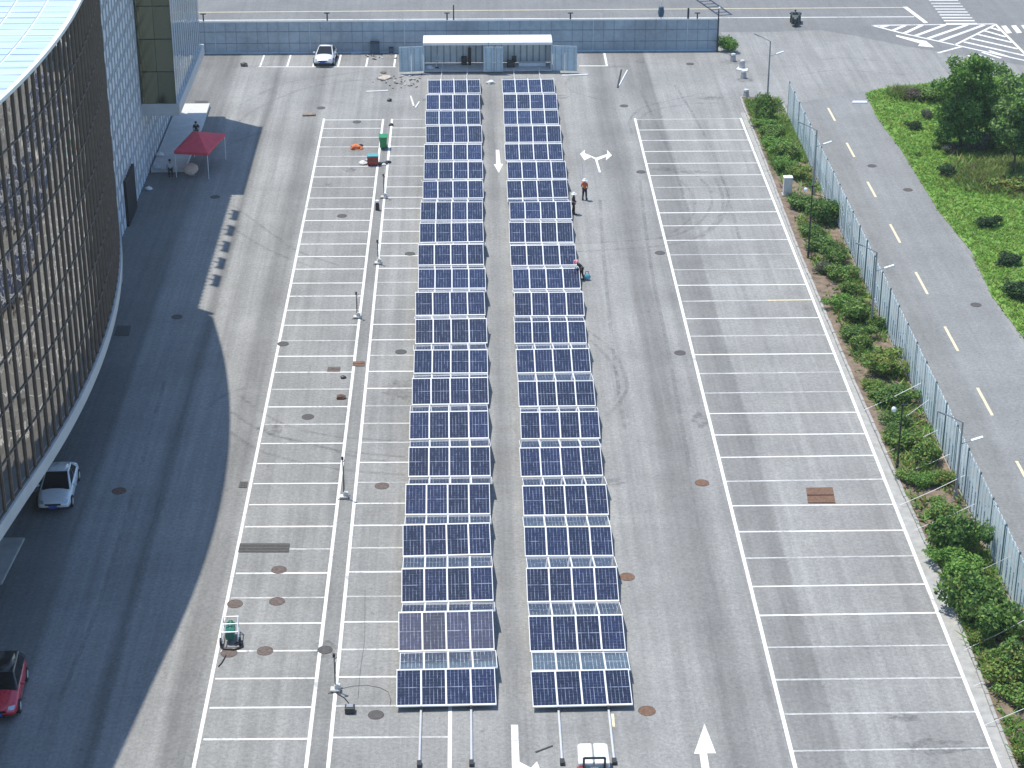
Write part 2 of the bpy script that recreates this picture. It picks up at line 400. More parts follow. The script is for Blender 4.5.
paint.line((-6.34, 164.9), (-6.33, 66), .17, Z+.003); paint.line((-1.08, 164.9), (-1.08, 66), .17, Z+.003)
paint.line((13.80, 164.6), (13.86, 66), .18, Z+.003); paint.line((22.58, 164.5), (22.68, 66), .18, Z+.003)
# bays along the far fence
for px in (260, 287, 313, 338, 366, 394):
    a = G(px, 67); paint.line((a.x, a.y), (a.x+.05, 184.0), .16, Z)
paint.line((G(258, 67).x, G(258, 67).y), (G(396, 67).x, G(396, 67).y), .16, Z+.003)
a = G(579, 66); b_ = G(607, 66)
paint.line((a.x, a.y), (b_.x+.08, b_.y), .2, Z+.003); paint.line((b_.x, b_.y+.1), (b_.x+.02, 184.0), .2, Z)
# main road lane lines
yel.line((-60, 198.9), (43.1, 199.4), .16, .012); paint.line((-60, 196.2), (43.3, 195.9), .2, .012)
paint.line((43.1, 199.6), (44.0, 193.6), .45, .015)
def pxpoly(mb, pts, z=.012): mb.flat([(G(*p).x, G(*p).y) for p in pts], z)
def pxline(mb, a, b, w, z=.012):
    A = G(*a); B = G(*b); mb.line((A.x, A.y), (B.x, B.y), w, z)
for k in range(9):     # zebra bars, upper right
    y = .5+k*2.9; s_ = k/8.0
    pxline(paint, (929+17*s_, y), (958+19*s_, y), .22+.02*k)
H0, H1, H2, H3, H4 = (872, 25.5), (995, 24), (1030, 60), (960, 45), (905, 38)
for a, b in ((H0, H1), (H1, (1026, 55)), (H0, (905, 34)), ((905, 34), (955, 45)), ((955, 45), (995, 25)), ((955, 45), (1040, 64))): pxline(paint, a, b, .26, .014)
for a, b in (((880, 27.5), (888, 25.5)), ((892, 31), (905, 25.5)), ((904, 33.5), (922, 25.2)), ((915, 36), (945, 25)), ((928, 38.5), (967, 25)), ((940, 41), (984, 25))): pxline(paint, a, b, .4)
for k, (a, b) in enumerate((((990, 27.5), (1001, 31)), ((985, 31), (1006, 37)), ((978, 34.5), (1012, 42.5)), ((971, 38.5), (1018, 49)), ((964, 42), (1026, 56)))): pxline(paint, a, b, .35)
for k in range(4): pxline(paint, (968+k*7, 55.5-k*1.6), (987+k*7, 61.5-k*1.6), .3)
for k in range(4): pxpoly(paint, [(1001+k*10, 26-k*.3), (1006+k*10, 25.6-k*.3), (1012+k*10, 33-k*.3), (1007+k*10, 33.6-k*.3)])
pxline(paint, (938, 53), (962, 46.5), .3)
pxpoly(paint, [(896, 35), (919, 40), (926, 41), (934, 47.5), (918, 46), (920, 43.5), (896, 36.5)])
paint.build('x', 'paint_white') if False else None
for i, (a, b) in enumerate(((167.1, 163.6), (157.9, 154.4), (148.6, 145.2), (139.5, 135.8), (130.3, 126.4), (121, 117.2), (111.8, 108), (102.2, 98.3), (92.8, 89), (83.5, 79.7))):
    yel.line((30.28+.02*i, a), (30.30+.02*i, b), .17, .012)
struct('parking_lines', paint, 'paint_white'); struct('worn_lines', worn, 'paint_worn'); struct('lane_lines', yel, 'paint_yellow')
ar = MB()
pxpoly(ar, [(699.5, 754), (694, 754), (704.5, 724), (716, 753.5), (707, 753.5), (712, 785), (704, 785)])
pxpoly(ar, [(599, 172.5), (595, 159.5), (591, 157.2), (584.5, 160.5), (580, 154), (585, 149.8), (584.5, 153.2), (596, 158)], .012)
pxpoly(ar, [(599, 172.5), (596.0, 158), (607.5, 154), (607.0, 150), (612, 155.5), (606, 160.5), (606.2, 157), (597.5, 160.5), (601, 172.5)], .016)
pxpoly(ar, [(495.8, 150), (499.2, 150), (500.6, 164), (503.3, 164), (498.8, 173), (493.8, 164.5), (496.2, 164.2)])
pxpoly(ar, [(511, 725), (518, 725), (519.5, 762), (531, 768), (537, 761.5), (541, 772), (545, 790), (512.5, 790)])
struct('road_arrow', ar, 'paint_white')

# tyre marks and stains: thin worn films lying on the asphalt
def ribbon(mb, pts, w, z):
    P = [G(*p) for p in pts]
    fine = []
    for i in range(len(P)-1):
        p0 = P[max(i-1, 0)]; p1 = P[i]; p2 = P[i+1]; p3 = P[min(i+2, len(P)-1)]
        for t in np.linspace(0, 1, 8, endpoint=False):
            fine.append(.5*((2*p1)+(-p0+p2)*t+(2*p0-5*p1+4*p2-p3)*t*t+(-p0+3*p1-3*p2+p3)*t**3))
    fine.append(P[-1]); L = []; Rr = []
    for i, p in enumerate(fine):
        d = (fine[min(i+1, len(fine)-1)]-fine[max(i-1, 0)]).normalized(); q = Vector((-d.y, d.x, 0))*w/2
        L.append((p.x+q.x, p.y+q.y, z)); Rr.append((p.x-q.x, p.y-q.y, z))
    n = len(L); mb.add(L+Rr, [(i, n+i, n+i+1, i+1) for i in range(n-1)])
tm = MB()
RIB = [[(572, 244), (640, 240), (672, 236), (695, 226), (708, 212), (712, 198), (706, 184), (690, 172)], [(572, 252), (650, 247), (690, 240), (712, 226), (722, 210), (722, 194), (714, 178)],
       [(700, 238), (716, 226), (727, 208), (728, 190), (720, 176)], [(660, 238), (680, 228), (694, 212), (692, 194), (680, 180)],
       [(588, 331), (610, 348), (622, 368), (627, 388), (618, 404), (606, 416)], [(590, 340), (606, 356), (616, 374), (618, 392), (610, 404)],
       [(232, 205), (256, 222), (275, 236), (300, 252), (340, 266)], [(230, 226), (256, 243), (280, 255), (310, 266)],
       [(240, 396), (262, 412), (285, 425), (320, 434), (350, 438), (405, 441)], [(232, 412), (256, 428), (290, 440), (330, 449), (360, 453), (405, 457)], [(230, 432), (258, 450), (300, 462), (345, 470), (405, 475)],
       [(268, 434), (320, 446), (360, 458), (405, 463)],
       [(240, 105), (258, 95), (290, 82), (330, 76), (370, 70)], [(238, 122), (258, 108), (300, 90), (340, 82), (380, 79)], [(215, 150), (240, 140), (262, 132)],
       [(590, 75), (572, 77), (566, 84), (572, 91), (590, 97), (606, 101)], [(632, 134), (630, 120), (642, 108), (668, 101), (705, 93)], [(640, 130), (641, 118), (655, 110), (690, 104), (720, 103)],
       [(600, 200), (604, 260), (612, 340), (625, 430)], [(640, 180), (650, 260), (668, 350), (690, 470)], [(640, 90), (668, 150), (690, 215)], [(675, 85), (712, 150), (740, 240)], [(820, 60), (850, 58), (900, 64)], [(800, 75), (840, 70), (905, 75)],
       [(60, 700), (100, 600), (140, 470), (165, 380)], [(205, 410), (225, 395), (245, 388)]]
for i, r_ in enumerate(RIB): ribbon(tm, r_, .24, .0055+.0001*i)
o = tm.build('tyre_marks', 'tyre_rubber'); tag(o, kind='structure')
sm_ = MB()
for i, (px, py, rx, ry) in enumerate([(668, 169, 1.3, .5), (690, 172, 1.4, .35), (616, 67, .9, .4), (640, 62, .5, .4), (325, 650, .6, .8), (560, 97, .8, .6), (405, 390, 1.2, 1.5), (612, 482, .6, .5), (935, 747, 1.5, .6), (905, 718, .7, .3), (710, 98, 1.2, .5), (745, 80, .9, .6), (735, 62, 1.3, .8),
                               (430, 100, .7, .5), (268, 430, .7, .8), (700, 420, .5, 1.0), (560, 580, .3, .5), (330, 185, .4, .4), (350, 170, .5, .5)]):
    c = G(px, py); n = 20
    sm_.flat([(c.x+rx*math.cos(2*math.pi*k/n)*(1+.25*math.sin(3*k+i)), c.y+ry*math.sin(2*math.pi*k/n)*(1+.2*math.cos(2*k+i))) for k in range(n)], .0088+.00012*i)
tag(sm_.build('asphalt_stains', 'stain'), kind='structure')

# ------------------------------------------------------------------ planting bed, grass
KY = [(-30, 23.4), (70, 23.35), (90, 23.6), (99, 23.4), (115, 23.15), (135, 23.0), (154, 23.2), (170, 23.3)]
bed = [(x, y) for y, x in KY] + [(26.42, 170), (26.42, -30)]
struct('planting_soil', MB().flat(bed, .08), 'soil')
kb = MB()
for (y0, x0), (y1, x1) in zip(KY, KY[1:]):
    n = max(1, int((y1-y0)/1.0))
    for k in range(n):
        a = k/n; c_ = (k+.96)/n; j = random.uniform(-.02, .02)
        kb.prism([(x0+(x1-x0)*a-.14+j, y0+(y1-y0)*a), (x0+(x1-x0)*a+.02+j, y0+(y1-y0)*a), (x0+(x1-x0)*c_+.02+j, y0+(y1-y0)*c_), (x0+(x1-x0)*c_-.14+j, y0+(y1-y0)*c_)], -.02, .13+random.uniform(-.015, .015))
kb.box((24.9, 170.1, .05), (3.3, .16, .16)); kb.box((26.6, 60, .06), (.16, 215, .2))
struct('kerb', kb, 'kerb_stone')
struct('gutter_strip', MB().flat([(22.75, -30), (23.3, -30), (23.3, 60), (23.5, 95), (23.2, 100), (23.0, 115), (22.9, 135), (23.1, 155), (23.15, 166), (22.75, 166)], .0045), 'kerb_stone')
struct('grass_field', MB().flat([(34.65, -30), (34.7, 60), (34.6, 108), (35.1, 117), (34.55, 126), (35.0, 134), (34.4, 142), (34.3, 156), (33.9, 165), (34.2, 171.2), (36, 172.6), (41.2, 174.3), (47, 176.0), (56, 174), (75, 168), (130, 160), (130, -30)], .05), 'grass_ground')

def blades(name, n, region, h, mats, seed, tuft=3):
    rs = np.random.RandomState(seed)
    P = region(rs, n); n = len(P); V = np.zeros((n*tuft*3, 3), np.float32)
    for t in range(tuft):
        a = rs.uniform(0, 2*np.pi, n); w = rs.uniform(.04, .09, n); hh = h*rs.uniform(.5, 1.3, n); ln = rs.uniform(.5, 1.9, n)*hh
        ox = rs.normal(0, .08, n); oy = rs.normal(0, .08, n); b2 = rs.uniform(0, 2*np.pi, n)
        i = np.arange(n)*tuft*3+t*3
        V[i, 0] = P[:, 0]+ox-np.cos(a)*w; V[i, 1] = P[:, 1]+oy-np.sin(a)*w; V[i, 2] = P[:, 2]
        V[i+1, 0] = P[:, 0]+ox+np.cos(a)*w; V[i+1, 1] = P[:, 1]+oy+np.sin(a)*w; V[i+1, 2] = P[:, 2]
        V[i+2, 0] = P[:, 0]+ox+np.cos(b2)*ln; V[i+2, 1] = P[:, 1]+oy+np.sin(b2)*ln; V[i+2, 2] = P[:, 2]+hh
    Fq = np.arange(n*tuft*3).reshape(-1, 3)
    mi = np.repeat(rs.choice(len(mats), n, p=None), tuft)
    o = bpy.data.objects.new(name, mesh_np(name, V, Fq, mats, mi)); COL.objects.link(o); return o
def reg_field(rs, n):
    x = rs.uniform(33.9, 58, n); y = rs.uniform(112, 175.5, n); k = (x < (y*.36-2)) & (x > np.interp(y, [112, 117, 126, 134, 142, 156, 165, 171], [34.75, 35.1, 34.6, 35.0, 34.45, 34.35, 33.95, 34.25])) & (y < np.interp(x, [34.2, 36, 41.2, 47, 56], [171.0, 172.4, 174.1, 175.8, 174])); x = x[k]; y = y[k]
    return np.stack([x, y, np.full(len(x), .05)], 1)
tag(blades('meadow_grass', 46000, reg_field, .17, ['grass_blade', 'grass_blade', 'grass_blade', 'leaf_bright', 'grass_blade', 'leaf_yellow', 'grass_blade'], 3), 'short bright green grass covering the field beside the access road', 'grass', kind='stuff')
def reg_weed(rs, n):
    c = [(G(1000, 168), 3.2, 2.2), (G(985, 178), 2.0, 2.0), (G(1010, 185), 3.5, 2.2), (G(925, 98), 2.2, 1.0), (G(905, 95), 1.0, .8)]
    P = []
    for g_, sx_, sy_ in c:
        k = n//len(c); P.append(np.stack([g_.x+rs.normal(0, sx_*.5, k), g_.y+rs.normal(0, sy_*.6, k), np.full(k, .05)], 1))
    return np.concatenate(P)
tag(blades('tall_weeds', 5200, reg_weed, .5, ['leaf_yellow', 'leaf_bright', 'leaf_yellow', 'leaf_mid', 'leaf_brown'], 5), 'tall yellowing weeds in rough patches around the trees on the field', 'weeds', kind='stuff')
def reg_bed(rs, n):
    y = rs.uniform(70, 169, n); x = rs.uniform(23.6, 26.35, n)
    d = np.where(y > 151, 1.0, np.where(y < 92, .45, .2)) * np.clip(np.sin(y*.9+x*1.7)*.6+np.sin(y*.37-x)*.5+.75, .05, 1.3)
    k = rs.uniform(0, 1, n) < d; x = x[k]; y = y[k]
    return np.stack([x, y, np.full(len(x), .08)], 1)
tag(blades('bed_weeds', 25000, reg_bed, .34, ['leaf_mid', 'leaf_bright', 'leaf_yellow', 'leaf_mid', 'leaf_bright', 'leaf_brown', 'grass_blade'], 9), 'low green weeds growing over the bare soil of the planting bed', 'weeds', kind='stuff')

# ------------------------------------------------------------------ foliage
def leaf_cloud(name, blobs, n, size, mats, seed, wts=None):
    rs = np.random.RandomState(seed); C = []; tot = sum(b[3]*b[4]*b[5] for b in blobs)
    Nrm = []
    for (x, y, z, a, b2, c) in blobs:
        k = max(20, int(n*a*b2*c/tot)); d = rs.normal(size=(k, 3)); d /= np.linalg.norm(d, axis=1)[:, None]
        r = rs.uniform(.25, 1, k)**.45; r *= 1+.18*np.sin(5*d[:, 0]+seed)*np.cos(4*d[:, 2]+x)+rs.normal(0, .07, k)
        C.append(np.stack([x+d[:, 0]*a*r, y+d[:, 1]*b2*r, z+d[:, 2]*c*r], 1)); Nrm.append(d)
    C = np.concatenate(C); D = np.concatenate(Nrm); k = C[:, 2] > .05; C = C[k]; D = D[k]; n = len(C)
    nr = D*.6+rs.normal(size=(n, 3))*.6+np.array([0, 0, .4]); nr /= np.linalg.norm(nr, axis=1)[:, None]
    t = np.cross(nr, rs.normal(size=(n, 3))); t /= np.linalg.norm(t, axis=1)[:, None]; b3 = np.cross(nr, t)
    s = size*rs.uniform(.6, 1.4, n)[:, None]
    V = np.empty((n, 4, 3), np.float32); V[:, 0] = C-t*s; V[:, 1] = C-b3*s*.55; V[:, 2] = C+t*s; V[:, 3] = C+b3*s*.55
    mi = rs.choice(len(mats), n, p=wts)
    return mesh_np(name, V.reshape(-1, 3), np.arange(n*4).reshape(-1, 4), mats, mi)
def branchy(h, spread, r, seed, k=7):
    rs = random.Random(seed); mb = MB(); mb.tube((0, 0, 0), (0, 0, h*.55), r, r*.6, 7)
    for i in range(k):
        a = i*2.4+rs.random(); z0 = h*(.2+.35*rs.random())
        m1 = (math.cos(a)*spread*.45, math.sin(a)*spread*.45, z0+h*.2); mb.tube((0, 0, z0), m1, r*.5, r*.3, 5)
        mb.tube(m1, (math.cos(a+.4)*spread*.85, math.sin(a+.4)*spread*.85, z0+h*.4), r*.3, r*.1, 5)
    return mb
SHR = []
def shrub_blobs(rs, k=6):
    bl = [(0, 0, .5, .62, .62, .5)]
    for i in range(k):
        a = rs.uniform(0, 6.28); d = rs.uniform(.2, .85); s = rs.uniform(.16, .46)
        bl.append((math.cos(a)*d, math.sin(a)*d, rs.uniform(.3, .8), s, s, s*.85))
    return bl
KINDS = {'deep': (['leaf_deep', 'leaf_dark'], [.8, .2]), 'dark': (['leaf_dark', 'leaf_mid', 'leaf_yellow'], [.65, .27, .08]), 'mid': (['leaf_mid', 'leaf_dark', 'leaf_yellow'], [.5, .3, .2]), 'bright': (['leaf_bright', 'leaf_mid'], [.6, .4]),
         'yellow': (['leaf_yellow', 'leaf_mid'], [.5, .5]), 'grey': (['leaf_grey', 'leaf_brown'], [.7, .3]), 'brown': (['leaf_brown', 'leaf_grey'], [.7, .3])}
SH_ME = {}
for kd, (mt, w) in KINDS.items():
    for v in range(4):
        rs = random.Random(hash((len(kd), v)) & 255)
        SH_ME[kd, v] = leaf_cloud('shrub_leaves', shrub_blobs(rs, 5+2*v), 3000, .062, mt, 11*v+len(kd), w)
stem_me = branchy(.8, .5, .03, 4, 6).mesh('shrub_stem', 'bark')
def shrub(name, px, py, wpx, hf, kd, label, cat='shrub', group=None, z=.08):
    """px,py: foot of the shrub in the photograph; wpx: its width there; hf: height / width"""
    c = G(px, py, z); sc = wpx/((px*0+F)/((c-CAMPOS).dot(FW)))/1.58
    o = thing(name, label, cat, c, random.uniform(0, 6.28), group)
    lv = bpy.data.objects.new('foliage', SH_ME[kd, random.randrange(4)]); COL.objects.link(lv); lv.parent = o
    st = bpy.data.objects.new('stem', stem_me); COL.objects.link(st); st.parent = o
    o.scale = (sc*random.uniform(.9, 1.2), sc*random.uniform(.9, 1.3), sc*hf*random.uniform(.9, 1.1)); return o
BG = 'shrubs in the planting bed'
S = [(762, 120, 24, 1.9, 'mid', 'leafy shrub wrapped round the foot of the farthest street lamp'),
     (752, 127, 20, .7, 'bright', 'low bright shrub at the far kerb corner of the planting bed'),
     (774, 136, 24, .8, 'mid', 'green shrub in the thick far clump nearest the first fence post'),
     (764, 150, 24, .7, 'bright', 'bright green shrub by the kerb in the far weedy end of the bed'),
     (789, 158, 26, .8, 'mid', 'bushy green shrub touching the fence midway along the far clump'),
     (777, 170, 26, .75, 'bright', 'wide bright shrub just beyond the pale electrical cabinet'),
     (800, 178, 24, .9, 'yellow', 'olive shrub between the pale cabinet and the fence'),
     (791, 209, 28, .75, 'dark', 'dark rounded shrub directly in front of the pale cabinet'),
     (827, 224, 30, 1.5, 'dark', 'tall dark bush close to the fence beside the farther black post'),
     (803, 236, 25, .8, 'dark', 'dark shrub left of the farther black post'),
     (824, 249, 30, .7, 'dark', 'broad dark shrub just right of the foot of the farther black post'),
     (834, 263, 28, .7, 'dark', 'dark shrub against the fence below the farther black post'),
     (814, 273, 19, .9, 'grey', 'greyish half dry shrub leaning over the kerb beside the parking bays'),
     (838, 279, 30, .8, 'mid', 'round green shrub to the right of the greyish dry one'),
     (847, 294, 25, .8, 'mid', 'small round green shrub above the bare brown patch of soil'),
     (830, 309, 28, .75, 'bright', 'bright green shrub at the kerb beside the bare brown patch'),
     (858, 318, 35, .9, 'mid', 'large green shrub left of the middle street lamp'),
     (878, 327, 18, 1.0, 'mid', 'small shrub tucked between the middle street lamp and the fence'),
     (846, 338, 28, .75, 'dark', 'dark shrub left of the foot of the middle street lamp'),
     (860, 348, 24, .85, 'mid', 'green shrub hiding the foot of the middle street lamp'),
     (882, 373, 42, .85, 'yellow', 'large olive shrub just in front of the middle street lamp'),
     (866, 390, 26, .6, 'yellow', 'low yellowish shrub by the kerb below the large olive shrub'),
     (873, 397, 38, .5, 'mid', 'long low shrub along the kerb level with the first wire'),
     (893, 402, 34, .8, 'dark', 'dark shrub behind the nearer black post'),
     (899, 425, 25, .85, 'dark', 'round dark shrub at the top of the nearer black post'),
     (884, 438, 28, .8, 'dark', 'dark shrub on the kerb side of the nearer black post'),
     (901, 447, 32, .75, 'mid', 'green shrub around the lower half of the nearer black post'),
     (925, 462, 34, .95, 'mid', 'loose tall shrub between the nearer black post and the fence'),
     (903, 482, 24, .8, 'mid', 'small green shrub at the foot of the nearer black post'),
     (924, 486, 25, .8, 'bright', 'bright shrub left of the nearest street lamp'),
     (941, 484, 22, .9, 'yellow', 'yellowish shrub against the fence by the nearest street lamp'),
     (941, 517, 28, .9, 'mid', 'leafy shrub just left of the foot of the nearest street lamp'),
     (955, 552, 44, 1.25, 'dark', 'big dark bush standing in front of the nearest street lamp'),
     (928, 562, 30, .7, 'bright', 'bright shrub at the kerb left of the big dark bush'),
     (945, 584, 44, .65, 'bright', 'wide bright green shrub spilling over the kerb below the big dark bush'),
     (951, 612, 32, .75, 'yellow', 'yellow green shrub at the kerb below the wide bright one'),
     (978, 618, 46, 1.15, 'dark', 'large dark leafy bush second nearest to the camera in the clump by the fence'),
     (1010, 634, 46, 1.1, 'dark', 'dark leafy bush at the right edge beside the last fence panel'),
     (984, 642, 22, .9, 'yellow', 'small olive shrub beside the bare soil near the ninth wire'),
     (1014, 674, 46, 1.0, 'mid', 'tall mid green bush cut by the right edge of the picture'),
     (984, 678, 36, .85, 'yellow', 'rounded olive shrub at the kerb crossed by the nearest wires'),
     (1020, 702, 30, .8, 'mid', 'green shrub at the right edge above the last bare soil'),
     (1012, 766, 34, .8, 'yellow', 'yellow green shrub in the bottom right corner of the picture'),
     (962, 752, 1, .8, 'mid', None)]
for px, py, w, hf, kd, lb in S:
    if lb:
        o = shrub('shrub', px, py, w*(1.16 if py > 540 else 1), hf*(1.1 if py > 540 else 1), kd, lb, group=BG); o.location.x = min(max(o.location.x, 23.3+o.scale.x*.8), 26.3-o.scale.x*.6)
S2 = [(914, 129, 15, .9, 'deep', 'small round dark bush on the grass left of the big tree'),
      (947, 175, 20, .8, 'deep', 'round dark clipped bush alone on the grass below the big tree'),
      (985, 226, 21, .75, 'deep', 'dark clipped bush by the road edge, third down the field'),
      (1008, 264, 23, .75, 'deep', 'dark clipped bush fourth down the field beside the access road'),
      (1019, 298, 32, .8, 'deep', 'largest dark clipped bush, cut by the right edge of the picture'),
      (913, 99, 20, .8, 'brown', 'brownish dry bush at the far corner of the field'),
      (930, 100, 26, .8, 'mid', 'green bush between the dry bush and the big tree'),
      (938, 148, 18, .6, 'mid', 'low green bush at the left foot of the big tree'),
      (951, 153, 16, 1.0, 'grey', 'thin grey green sapling bush before the big tree'),
      (976, 152, 24, 1.4, 'grey', 'upright silvery grey bush in front of the big tree'),
      (995, 148, 34, .9, 'mid', 'broad green bush between the big tree and the slim tree'),
      (918, 156, 8, .8, 'mid', 'tiny green bush on the open grass near the road'),
      (926, 117, 14, .9, 'grey', 'sparse greyish bush on the grass beyond the small dark bush'),
      (1016, 188, 40, .5, 'yellow', 'wide low yellowing bush on the right of the field')]
for px, py, w, hf, kd, lb in S2: shrub('bush', px, py, w, hf, kd, lb, 'bush', 'bushes on the grass field', .05)
shrub('bush', 728, 51, 19, 1.15, 'bright', 'bright green bush beside the right end of the blue grey fence', 'bush', z=0)

def tree(label, px, py, blobs, n, size, mats, w, h, tr, seed, name='broadleaf_tree'):
    c = G(px, py, .05); o = thing(name, label, 'tree', c)
    lv = bpy.data.objects.new('crown', leaf_cloud('crown', blobs, n, size, mats, seed, w)); COL.objects.link(lv); lv.parent = o
    branchy(h, tr[1], tr[0], seed, 10).build('trunk', 'bark', o); return o
rs = random.Random(21); bl = []
bl = [(0, 0, 3.2, 1.7, 1.7, 2.2), (.2, 0, 5.4, 1.4, 1.4, 1.7)]
for i in range(34):
    a = rs.uniform(0, 6.28); z = .9+6.5*(i+.5)/34; rr = 2.45*math.sqrt(max(.05, 1-((z-3.5)/4.3)**2)); d = rr*rs.uniform(.5, .98); s = rs.uniform(.6, 1.0)
    bl.append((math.cos(a)*d, math.sin(a)*d, z, s, s, s*.8))
tree('big dense broadleaf tree on the field by the junction', 960, 147, bl, 24000, .12, ['leaf_dark', 'leaf_mid', 'leaf_bright'], [.24, .50, .26], 6.5, (.16, 2.0), 31)
bl = []
bl = [(0, 0, 4.8, 1.3, 1.3, 1.5)]
for i in range(26):
    a = rs.uniform(0, 6.28); z = 2.2+4.9*(i+.5)/26; rr = 2.4*math.sqrt(max(.05, 1-((z-4.6)/2.9)**2)); d = rr*rs.uniform(.4, 1.0); s = rs.uniform(.5, .95)
    bl.append((math.cos(a)*d, math.sin(a)*d, z, s, s, s*.8))
tree('slim tree with a bare trunk at the right edge of the field', 1013, 176, bl, 10000, .12, ['leaf_mid', 'leaf_grey', 'leaf_dark'], [.5, .2, .3], 6.4, (.09, 1.7), 37)
bl = [(b0[0]*1.0, b0[1]*1.0, b0[2]-1.5, b0[3], b0[4], b0[5]) for b0 in bl]
tree('rounder tree half hidden behind the slim trunk, right of the big tree', 1003, 140, bl, 12000, .12, ['leaf_dark', 'leaf_mid'], [.35, .65], 5, (.12, 1.6), 41)

# ------------------------------------------------------------------ folding solar arrays
LB = [(704.8, 669), (650, 611.5), (601, 567.8), (555, 524), (514, 484), (476, 447), (438.5, 411.5), (404, 378), (373, 350), (343.2, 319), (315, 292), (288.3, 269), (264.7, 244.5), (242, 223), (220, 202), (198.2, 181), (179, 162), (160, 144.5), (142.5, 126), (124.5, 111), (109.5, 94.8), (93.2, 80)]
RB = [(706.8, 672), (652, 617), (602.5, 569), (557, 528), (516, 486.5), (477, 448.5), (439.5, 413), (407, 382), (373.3, 350), (344, 322.5), (316.5, 293.2), (289.5, 269.5), (266, 246), (243, 223), (219.7, 202.5), (198.5, 181), (179.2, 162.5), (160.5, 144.5), (142.7, 126.5), (124.7, 111), (109.5, 94.8), (93.2, 80)]
PW = 1.13; PL = 2.28
def pane_uv(): return [[(0, 0), (1, 0), (1, 1), (0, 1)]]
gp = MB(); gp.add([(-PW/2+.035, .04, .012), (PW/2-.035, .04, .012), (PW/2-.035, PL-.04, .012), (-PW/2+.035, PL-.04, .012)], [(0, 1, 2, 3)], 0, pane_uv())
PANE = {k: gp.mesh('solar_panel', k) for k in ('pv_cell', 'pv_dusty', 'pv_back')}  # pv_dusty: cells greyed to imitate glare
fr = MB(); W2 = PW*2
for k in range(4):
    x = -W2+PW*(k+.5)
    fr.box((x, .02, 0), (PW-.012, .04, .045)); fr.box((x, PL-.02, 0), (PW-.012, .04, .045))
    fr.box((x-PW/2+.022, PL/2, 0), (.034, PL-.082, .045)); fr.box((x+PW/2-.022, PL/2, 0), (.034, PL-.082, .045))
    fr.add([(x-PW/2+.04, .04, -.004), (x+PW/2-.04, .04, -.004), (x+PW/2-.04, PL-.04, -.004), (x-PW/2+.04, PL-.04, -.004)], [(0, 3, 2, 1)])
for x in (-PW, PW, 0): fr.box((x, PL/2, .028), (.075, PL+.06, .02))
fr.box((0, -.03, .0), (2*W2, .05, .06)); fr.box((0, PL+.028, -.01), (2*W2, .045, .05))
FRAME = fr.mesh('panel_row', 'white_metal')
def solar(label, rows, xc, lean, seed, glare_rows):
    rs = random.Random(seed); Y0 = G(462, rows[0][0], .27).y
    root = thing('solar_array', label, 'solar array', (xc(Y0), Y0, 0), group='folding solar arrays on the parking lot')
    low = []; rid = []
    for yb, yt in rows:
        Yb = G(470, yb, .27).y; best = None
        for a in np.linspace(.02, .45, 200):
            z = .27+PL*math.sin(a); Y = Yb+PL*math.cos(a); e = abs(G(470, yt, z).y-Y)
            if best is None or e < best[0]: best = (e, Y, z, a)
        low.append((Yb, .27)); rid.append((best[1], best[2], best[3]))
    low.append((rid[-1][0]+2.2, .27)); rest = MB()
    for i in range(len(rows)):
        for back in (0, 1):
            j = rs.uniform(-.07, .07); xx = xc(low[i][0])+j; rz = lean+rs.uniform(-.012, .012)
            o = bpy.data.objects.new('panel_row', FRAME); COL.objects.link(o); o.parent = root
            if not back:
                loc = Vector((xx, low[i][0], low[i][1])); rx = rid[i][2]; sc = 1.0
            else:
                dy = low[i+1][0]-rid[i][0]-.20; dz = low[i+1][1]-rid[i][1]; sc = math.hypot(dy, dz)/PL
                loc = Vector((xx+rs.uniform(-.03, .05), rid[i][0]+.06, rid[i][1]-.02)); rx = math.atan2(dz, dy)
            o.location = loc-root.location; o.rotation_euler = (rx, rs.uniform(-.006, .006), rz); o.scale = (1, sc, 1)
            M = Matrix.Translation(loc) @ o.rotation_euler.to_matrix().to_4x4() @ Matrix.Diagonal((1, sc, 1, 1))
            for k in range(4):
                x = -W2+PW*(k+.5)
                if back and i > 2:
                    q = [M @ Vector(p) + Vector((-root.location.x, -root.location.y, 0)) for p in ((x-PW/2+.035, .04, .012), (x+PW/2-.035, .04, .012), (x+PW/2-.035, PL-.04, .012), (x-PW/2+.035, PL-.04, .012))]
                    rest.add(q, [(0, 1, 2, 3)], 0, pane_uv()); continue
                p = bpy.data.objects.new('solar_panel', PANE['pv_back' if back else 'pv_dusty' if i in glare_rows else 'pv_cell']); COL.objects.link(p); p.parent = o; p.location = (x, 0, 0)  # pv_dusty rows: glare painted as greyer cells
        wb = MB()
        for x in (-PW, PW): wb.tube((xc(low[i][0])+x-.05-root.location.x, low[i][0]-.04-Y0, .17), (xc(low[i][0])+x+.05-root.location.x, low[i][0]-.04-Y0, .17), .09, .09, 10)
        wb.build('roller', 'dark_metal', root)
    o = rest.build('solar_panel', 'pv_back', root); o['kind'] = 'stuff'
    for x in (-PW, PW):
        r_ = MB(); ya = 74.3-Y0; yb = 177.4-Y0; xa = xc(74.3)-root.location.x+x; xb = xc(177.4)-root.location.x+x
        n = 18
        for k in range(n):
            t0 = k/n; t1 = (k+1)/n-.0008
            r_.tube((xa+(xb-xa)*t0, ya+(yb-ya)*t0, .07), (xa+(xb-xa)*t1, ya+(yb-ya)*t1, .07), .055, .055, 8)
        rl = r_.build('rail', 'alu', root)
        MB().box((xa, ya-.12, .08), (.2, .35, .16)).build('rail_end', 'dark_metal', rl)
    return root
solar('left folding solar array with one row greyed by glare near the front', LB, lambda Y: -1.26+.0003*(Y-78), .014, 5, (1,))
solar('right folding solar array of evenly dark blue panels', RB, lambda Y: 4.94+.0026*(Y-78), .004, 8, ())

